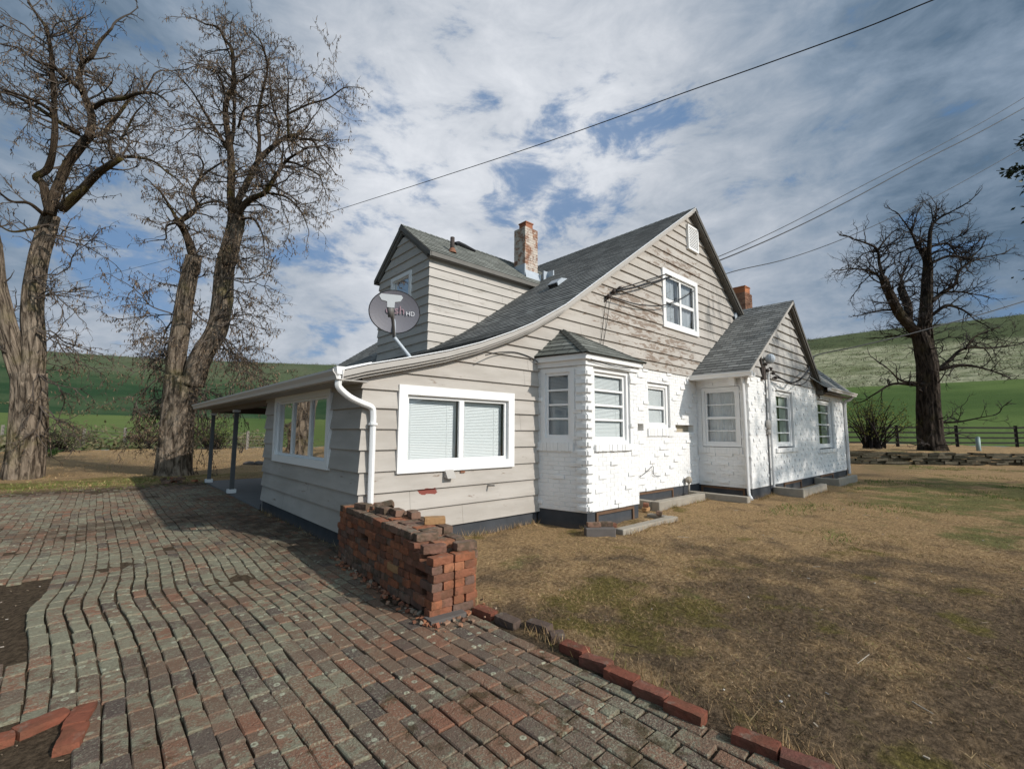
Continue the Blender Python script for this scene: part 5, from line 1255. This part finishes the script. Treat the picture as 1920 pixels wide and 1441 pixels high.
Bt.sprays([(335, 740, -40, 20), (350, 730, 45, 15), (340, 745, 15, 40), (330, 750, -50, 40)], 6, .8, -.12)
Bt.done()

Rt = Tree('bare_tree', 'dark pruned bare tree behind the low stone wall beyond the house', (31.0, -1.1, .6), 25.2, 3, m_barkd, m_barkd, m_twigd, 2.6, sc=.70, lf=1.3, tr=1.8)
Rt.base = at(1747, 843, 25.2); Rt.root.location = Rt.base
Rt.limb(C3((715, 1295), (708, 1240), (702, 1120), (695, 1000), (690, 880), (672, 780), (652, 700)), 26, 18, trunk=True, twig=.3, flare=True, n=7)
Rt.limb(C3((660, 760), (680, 640), (686, 540), (690, 430), (690, 340), (660, 282)), 15, 8, .5, True, twig=.6, n=6)
Rt.limb(C3((655, 720), (585, 650), (540, 590), (492, 490), (468, 428)), 11, 7, -.6, twig=.8); Rt.limb(C3((590, 640), (590, 570), (560, 480)), 8, 7, .5, twig=.9)
Rt.limb(C3((468, 428), (450, 360), (440, 290), (380, 255), (320, 235)), 3.5, 1.1, -.5); Rt.limb(C3((440, 290), (480, 240), (520, 200)), 2, .8, .4); Rt.limb(C3((470, 440), (410, 400), (340, 385), (275, 390)), 2.5, .9, -.8); Rt.limb(C3((560, 480), (570, 410), (600, 350)), 3, 1, .5)
Rt.limb(C3((645, 285), (612, 205), (555, 120)), 3.2, .9, .3); Rt.limb(C3((612, 205), (640, 105)), 1.8, .7, .3); Rt.limb(C3((700, 340), (705, 200), (740, 140), (835, 85)), 4.5, 1, -.4); Rt.limb(C3((715, 270), (800, 260), (850, 330), (930, 340)), 2.5, .8, .7)
Rt.limb(C3((705, 360), (800, 320), (900, 330), (950, 290)), 3, .9, -.6); Rt.limb(C3((710, 550), (770, 500), (830, 460), (850, 390), (930, 340), (1065, 308)), 4.5, .9, .6); Rt.limb(C3((710, 615), (790, 570), (870, 590), (935, 640)), 3.5, .9, -.7); Rt.limb(C3((760, 500), (860, 500), (970, 520)), 2.5, .8, -.5)
Rt.limb(C3((735, 895), (800, 840), (880, 780), (1000, 780), (1150, 760)), 4.5, .9, .8, twig=.45); Rt.limb(C3((740, 890), (850, 868), (960, 880), (1070, 915)), 4, .9, -.8, twig=.45); Rt.limb(C3((740, 870), (725, 780), (715, 700)), 4, 1.5, -.4, twig=.45); Rt.limb(C3((880, 785), (930, 720), (1040, 680)), 2.5, .8, .5, twig=.45)
Rt.limb(C3((645, 955), (560, 940), (490, 880)), 3, .9, -.8, twig=.45); Rt.limb(C3((645, 965), (520, 960), (430, 1005), (380, 1040)), 3.2, .9, .5, twig=.45); Rt.limb(C3((745, 1150), (870, 1145), (1020, 1115)), 2.4, .8, -.7, twig=.45); Rt.limb(C3((560, 590), (470, 590), (380, 610)), 2.6, .8, -.7, twig=.45); Rt.limb(C3((650, 730), (560, 720), (450, 730)), 2.8, .8, .6, twig=.45)
Rt.grow(.17, (.5, 1.9), .03)
Rt.done()

# leafy tree just past the right edge: one branch reaches into view and its crown dapples the end wall
ML_ = Mat('dark_evergreen_leaf', .6, .3); ML_.col(ML_.ramp(ML_.isl(), [(0, (.012, .022, .010)), (.6, (.028, .045, .018)), (1, (.05, .07, .028))])); m_leaf = ML_.m
rt = empty('leafy_tree', (18.6, -10.2, 0), 'dark leafy tree at the right edge with a branch hanging into view', 'tree')
tr, lf, br = MB(), MB(), MB(); R_ = random.Random(21)
P = spline([(18.6, -10.2, -.1), (18.5, -10.1, 2), (18.7, -9.9, 5), (18.5, -9.7, 9), (18.6, -9.6, 12.5)], 5); tr.tube(P, list(np.linspace(.34, .08, len(P))), 14); tr.build('trunk', m_barkd, rt, True)
def leafclump(c, r, n, flat=.7):
    for i in range(n):
        p = c+Vector((R_.gauss(0, r*.5), R_.gauss(0, r*.5), R_.gauss(0, r*.5*flat))); a = Vector((R_.gauss(0, 1), R_.gauss(0, 1), R_.gauss(0, .6)-.4)).normalized(); b = a.orthogonal().normalized(); b = (b*math.cos(i)+a.cross(b)*math.sin(i))
        h, w = R_.uniform(.10, .2), R_.uniform(.025, .05); lf.quad(p, p+a*h*.5+b*w, p+a*h, p+a*h*.5-b*w)
ends = [at(1900, 262, 14.3), at(1868, 320, 14.2), at(1905, 350, 14.3), at(1915, 410, 14.6), at(1915, 225, 14.5)]
for e in ends:
    s0 = Vector((18.6, -9.8, 6.8+R_.random()*2)); Q = spline([s0, s0.lerp(e, .5)+Vector((0, 0, .5)), e], 6); br.tube(Q, list(np.linspace(.07, .008, len(Q))), 6)
    for i in range(16): t_ = R_.uniform(.35, 1.0); q = Vector(Q[min(len(Q)-1, int(t_*(len(Q)-1)))]); leafclump(q+Vector((R_.gauss(0, .14), R_.gauss(0, .14), R_.gauss(-.04, .12))), .22, 26)
for i in range(56):
    z = R_.uniform(2.6, 12.6); a = R_.uniform(0, 6.28); L = (3.9-.24*abs(z-6.5))*R_.uniform(.6, 1.1)
    s0 = Vector((18.6, -9.9, z)); e = s0+Vector((math.cos(a)*L, math.sin(a)*L, R_.uniform(-.3, 1.0)))
    if e.y > -8.1 and e.x < 17.5: continue
    Q = spline([s0, s0.lerp(e, .5)+Vector((0, 0, R_.uniform(-.1, .4))), e], 5); br.tube(Q, list(np.linspace(.05, .008, len(Q))), 5)
    for k in range(9): t_ = R_.uniform(.3, 1.0); leafclump(Vector(Q[int(t_*(len(Q)-1))])+Vector((R_.gauss(0, .2), R_.gauss(0, .2), R_.gauss(0, .2))), .40, 26)
for i in range(46):                               # long boughs over the yard
    z = R_.uniform(5.2, 9.0); a = math.pi+R_.uniform(-.45, .5); L = R_.uniform(3.0, 7.4)
    s0 = Vector((18.6, -9.9, z-.8)); e = s0+Vector((math.cos(a)*L, math.sin(a)*L*.6-.4, R_.uniform(.2, 1.2)))
    Q = spline([s0, s0.lerp(e, .5)+Vector((0, 0, R_.uniform(.1, .5))), e], 6); br.tube(Q, list(np.linspace(.055, .012, len(Q))), 5)
    for k in range(8):
        q = Vector(Q[R_.randrange(3, len(Q))]); d_ = Vector((R_.gauss(-.3, .8), R_.gauss(0, .8), R_.gauss(0, .6)))*R_.uniform(.3, .9); br.tube([q, q+d_*.5, q+d_], [.02, .013, .007], 4, cap=False)
        leafclump(q+d_*R_.random(), .30, 13)
br.build('branches', m_barkd, rt, True); lf.build('leaves', m_leaf, rt)

# ------------------------------------------------------------------ shrubs
def shrub(name, lab, base, hgt, spread, nst, seed, stops, leafn, mt=None, lean=0., lsz=.05, cat='shrub'):
    R_ = random.Random(seed); e = empty(name, base, lab, cat); st, l_ = MB(), MB(); base = Vector(base)
    for i in range(nst):
        a = R_.uniform(0, 6.28); r_ = spread*R_.random()**.6; h = hgt*R_.uniform(.55, 1.)*(1-.35*(r_/spread)**2)
        tip = base+Vector((math.cos(a)*r_+lean*h, math.sin(a)*r_, h)); p0 = base+Vector((R_.gauss(0, .12*spread), R_.gauss(0, .12*spread), -.05))
        Q = spline([p0, p0.lerp(tip, .5)+Vector((R_.gauss(0, .1), R_.gauss(0, .1), .12*h)), tip], 5); st.tube(Q, list(np.linspace(.016*hgt, .004, len(Q))), 4, cap=False)
        for k in range(5):
            q = Vector(Q[R_.randrange(3, len(Q))]); d_ = Vector((R_.gauss(0, 1), R_.gauss(0, 1), R_.gauss(.3, .7))).normalized()*R_.uniform(.15, .4)*hgt*.5
            st.tube([q, q+d_*.5+Vector((0, 0, .02)), q+d_], [.006, .004, .003], 3, cap=False)
            for j in range(leafn):
                p = q+d_*R_.random()+Vector((R_.gauss(0, .06), R_.gauss(0, .06), R_.gauss(0, .06)))*hgt*.5; u = Vector((R_.gauss(0, 1), R_.gauss(0, 1), R_.gauss(0, 1))).normalized(); w = u.orthogonal().normalized()
                s_ = lsz*R_.uniform(.6, 1.4); l_.quad(p, p+u*s_*.5+w*s_*.3, p+u*s_, p+u*s_*.5-w*s_*.3)
    st.build('stems', mt or m_twigd, e); ML2 = Mat(name+'_leaf', .8, .15); ML2.col(ML2.ramp(ML2.isl(), stops)); l_.build('leaves', ML2.m, e); return e
b = at(1640, 838, 24.0)
shrub('shrub', 'yellow green shrub with bare stems between the house end and the dark tree', b, 2.9, 1.9, 60, 4, [(0, (.05, .05, .015)), (.5, (.12, .13, .02)), (1, (.22, .20, .04))], 9, None, 0, .075)
b = at(110, 838, 30); shrub('shrub', 'grey green bush just right of the leftmost trunk by the wire fence', (b.x, b.y, 0), 2.2, 2.4, 60, 6, [(0, (.04, .05, .02)), (.6, (.10, .12, .05)), (1, (.16, .15, .08))], 9, None, 0, .10)
b = at(272, 832, 36); shrub('shrub', 'reddish brown twiggy bush left of the forked tree trunk', (b.x, b.y, 0), 2.0, 1.7, 46, 8, [(0, (.09, .05, .03)), (1, (.17, .10, .06))], 5, None, 0, .09)
b = at(400, 833, 36); shrub('shrub', 'dark green bush seen between the porch posts', (b.x, b.y, 0), 2.6, 2.2, 60, 9, [(0, (.03, .045, .012)), (.6, (.08, .11, .03)), (1, (.15, .17, .05))], 11, None, 0, .10)
b = at(78, 855, 24); shrub('shrub', 'low bright green weed clump at the foot of the grey green bush', (b.x, b.y, 0), .6, .9, 30, 10, [(0, (.05, .10, .02)), (1, (.13, .21, .05))], 10, None, 0, .07)
b = at(452, 838, 30); shrub('shrub', 'thin pale sapling on the lawn behind the porch', (b.x, b.y, 0), 1.6, .5, 9, 12, [(0, (.12, .09, .05)), (1, (.2, .16, .09))], 2, m_twig, 0, .06)

# brush along the field edges and sagebrush dotted over the slopes
sc_ = MB(); R_ = random.Random(77)
def tuft(x, y, h, n):
    z = float(terrain(np.array([x]), np.array([y]))[0])
    for i in range(n):
        p_ = Vector((x+R_.gauss(0, h*.5), y+R_.gauss(0, h*.5), z+abs(R_.gauss(0, h*.32)))); u = Vector((R_.gauss(0, 1), R_.gauss(0, 1), R_.gauss(.5, .6))).normalized()*h*R_.uniform(.2, .5); w = u.orthogonal().normalized()*h*R_.uniform(.05, .14)
        sc_.quad(p_-w*.5, p_+w*.5, p_+u*.6+w, p_+u)
for i in range(150):
    az = rad(R_.uniform(-8, 22)); r_ = R_.choice((R_.uniform(44, 54), R_.uniform(46, 70), R_.uniform(108, 130))); tuft(CAM.x+r_*math.sin(az), CAM.y+r_*math.cos(az), R_.uniform(.5, 1.5), 26)
for i in range(1500):
    az = rad(R_.uniform(72, 93)); r_ = R_.uniform(114, 300); tuft(CAM.x+r_*math.sin(az), CAM.y+r_*math.cos(az), R_.uniform(.5, 1.3), 9)
for i in range(900):
    az = rad(R_.uniform(-9, 21)); r_ = R_.uniform(190, 300); tuft(CAM.x+r_*math.sin(az), CAM.y+r_*math.cos(az), R_.uniform(.6, 1.6), 9)
MSc = Mat('dry_scrub', .9, .1); MSc.col(MSc.ramp(MSc.isl(), [(0, (.035, .04, .018)), (.4, (.075, .075, .035)), (.7, (.12, .105, .055)), (1, (.18, .16, .095))])); tag(sc_.build('scrub', MSc.m), 'dry scrub dotted along the field edges and hill slopes', 'scrub', None, 'stuff')
rb = MB()
for i in range(260):
    t = R_.uniform(-.1, PLn+.05); sd_ = R_.random()
    if sd_ < .55: q = pa+pd*t-pn*abs(R_.gauss(.02, .05))
    elif sd_ < .8: q = pa+pd*t+pn*(PWd+abs(R_.gauss(.02, .08)))
    else: q = pa-pd*abs(R_.gauss(.05, .07))+pn*R_.uniform(-.05, PWd+.1)
    h = R_.uniform(.004, .018); a = Vector((R_.gauss(0, 1), R_.gauss(0, 1), R_.gauss(0, .3))).normalized(); b = a.cross(Vector((0, 0, 1))).normalized()
    rb.obox(Vector((q.x, q.y, .018+h*.6)), a*h*R_.uniform(.8, 1.6), b*h*R_.uniform(.6, 1.1), a.cross(b)*h*R_.uniform(.4, .8))
MR = Mat('brick_rubble', .95, .1); MR.col(MR.ramp(MR.isl(), [(0, (.10, .07, .05)), (.4, (.25, .10, .06)), (.7, (.34, .15, .08)), (1, (.30, .25, .19))])); tag(rb.build('rubble', MR.m), 'brick crumbs round the foot of the brick pile', 'rubble', None, 'stuff')

# ------------------------------------------------------------------ fences, stone wall, marker
m_rail = plain('dark_fence_rail', (.022, .019, .017), .85, .3); m_post = plain('weathered_post', (.19, .17, .145), .85, .3)
fe = empty('rail_fence', at(1792, 829, 30), 'dark four rail wooden fence before the green field beyond the dark tree', 'fence')
f0, f1 = at(1683, 828, 30), at(1918, 830, 30); fd = (f1-f0)/2.1
for k in range(-2, 6):
    p = f0+fd*k; p.z = float(terrain(np.array([p.x]), np.array([p.y]))[0]); g = MB(); g.box(p.x-.085, p.x+.085, p.y-.085, p.y+.085, p.z-.2, p.z+1.42); g.build('post', m_rail, fe)
for i in range(4):
    g = MB()
    for k in range(-2, 5):
        a, b = f0+fd*k, f0+fd*(k+1)
        za, zb = (float(terrain(np.array([q.x]), np.array([q.y]))[0])+.28+i*.33 for q in (a, b)); off = Vector((-.1, 0, 0))
        g.prism([a+off+Vector((0, 0, za-a.z-.055)), a+off+Vector((.04, 0, za-a.z-.055)), a+off+Vector((.04, 0, za-a.z+.055)), a+off+Vector((0, 0, za-a.z+.055))], Vector((b.x-a.x, b.y-a.y, zb-za)))
    g.build('rail', m_rail, fe)
lf0, lf1 = at(155, 838, 36), at(232, 838, 36); ld = lf1-lf0; ld.z = 0
le = empty('wire_fence', (lf0.x, lf0.y, 0), 'wire fence on weathered posts between the lawn and the green field', 'fence')
for k in range(-4, 7):
    p = lf0+ld*k; z = float(terrain(np.array([p.x]), np.array([p.y]))[0]); g = MB(); g.box(p.x-.09, p.x+.09, p.y-.09, p.y+.09, z-.2, z+1.45+.15*(k % 2)); g.build('post', m_post, le)
for i in range(5):
    g = MB(); P = []
    for k in range(-4, 7):
        p = lf0+ld*k; z = float(terrain(np.array([p.x]), np.array([p.y]))[0]); P.append((p.x, p.y-.1, z+.2+i*.27))
    g.tube(P, .016, 4); g.build('wire', m_post, le)
# dry stone wall
sa, sb = Vector((23.7, 2.85, 0)), Vector((33.0, -7.75, 0)); sdv = (sb-sa); SL = sdv.length; sdv.normalize(); sn = Vector((-sdv.y, sdv.x, 0))
MS = Mat('dry_stone', .95, .1); MS.col(MS.mix(MS.noise(MS.pos(), 5, 6, .7), MS.ramp(MS.isl(), [(0, (.035, .03, .025)), (.5, (.085, .07, .055)), (1, (.16, .13, .10))]), MS.ramp(MS.isl(), [(0, (.05, .05, .03)), (1, (.12, .11, .07))]))); MS.bump(MS.noise(MS.pos(), 14, 5), .8, .04)
g = MB(); R_ = random.Random(2)
for k in range(5):
    t = R_.uniform(-.2, 0)
    while t < SL:
        l = R_.uniform(.25, .75); h = .135; c = sa+sdv*(t+l/2)+Vector((0, 0, -.03+k*.14+R_.uniform(-.015, .015)))+sn*R_.uniform(-.05, .05)
        i = len(g.v); g.obox(c, sdv*(l/2-.012)+Vector((0, 0, R_.uniform(-.02, .02))), sn*R_.uniform(.14, .22), Vector((0, 0, h/2-.006)))
        for q in range(i, i+8): v_ = Vector(g.v[q]); g.v[q] = tuple(v_+Vector((R_.uniform(-.03, .03), R_.uniform(-.03, .03), R_.uniform(-.015, .015))))
        t += l
tag(g.build('stone_wall', MS.m), 'low dry stone retaining wall crossing the lawn beyond the house', 'stone wall')
p = at(1836, 852, 24.6); g = MB(); g.tube([(p.x, p.y, p.z-.1), (p.x, p.y, p.z+.92)], .10, 10); g.tube([(p.x, p.y, p.z+.93), (p.x, p.y, p.z+.97)], [.11, .05], 10)
tag(g.build('marker_post', plain('pale_green_plastic', (.30, .38, .36), .5, .1), None, True), 'pale green utility marker post behind the stone wall', 'marker post')

# ------------------------------------------------------------------ overhead cables
def cable(px, r, lab, head=()):
    q = MB(); P = list(head)+[at(x, y, d) for x, y, d in px]; Q = spline(P, 8); q.tube(Q, r, 6)
    return tag(q.build('overhead_cable', m_cable, None, True), lab, 'cable', 'overhead cables')
cable([(1900, -58, 9.0), (1750, 0, 9.6), (1620, 53, 10.2), (1450, 115, 11.2), (1280, 175, 12.6), (1140, 226, 14.2), (1000, 275, 16.6), (860, 321, 19.6), (720, 366, 23.5), (555, 418, 29), (400, 464, 36), (262, 500, 42), (150, 527, 48), (20, 556, 54), (-100, 580, 60)], .015, 'long overhead cable crossing the sky from upper right to behind the left trees')
F0p = lambda x, z: F0(x, z, .14)
cable([(1345, 482, 13.8), (1470, 425, 15.5), (1600, 357, 17), (1735, 287, 18.5), (1860, 219, 19.6), (1990, 140, 20.5)], .013, 'upper thin service cable from the gable anchor to the right', (F0p(5.42, 4.47), F0p(6.6, 4.95)))
cable([(1352, 487, 13.8), (1480, 432, 15.4), (1600, 372, 17), (1735, 299, 18.3), (1850, 241, 19.2), (1990, 163, 20.5)], .02, 'middle thick service cable from the gable anchor to the right', (F0p(5.2, 4.36), F0p(6.5, 4.82)))
cable([(1362, 513, 13.8), (1480, 484, 15.4), (1600, 440, 17), (1735, 378, 18.5), (1850, 316, 19.5), (1990, 236, 20.5)], .013, 'lowest thin service cable from the gable anchor to the right', (F0p(5.05, 4.2), F0p(6.2, 4.26), F0p(7.6, 4.62), ))
cable([(1527, 667, 18.3), (1600, 651, 19), (1690, 630, 20), (1760, 611, 20.8), (1850, 586, 21.8), (1990, 543, 23)], .024, 'heavy black cable from the wing gable past the dark tree', (Vector((10.35, -1.42, 2.92)), Vector((11.3, -1.5, 2.86)), Vector((12.2, -1.6, 3.25))))
cable([(1527, 668, 18.3)], .014, 'short drooping black cable loop in front of the wing gable', (Vector((10.1, -1.42, 2.98)), Vector((11.1, -1.55, 2.78)), Vector((12.0, -1.65, 3.0))))
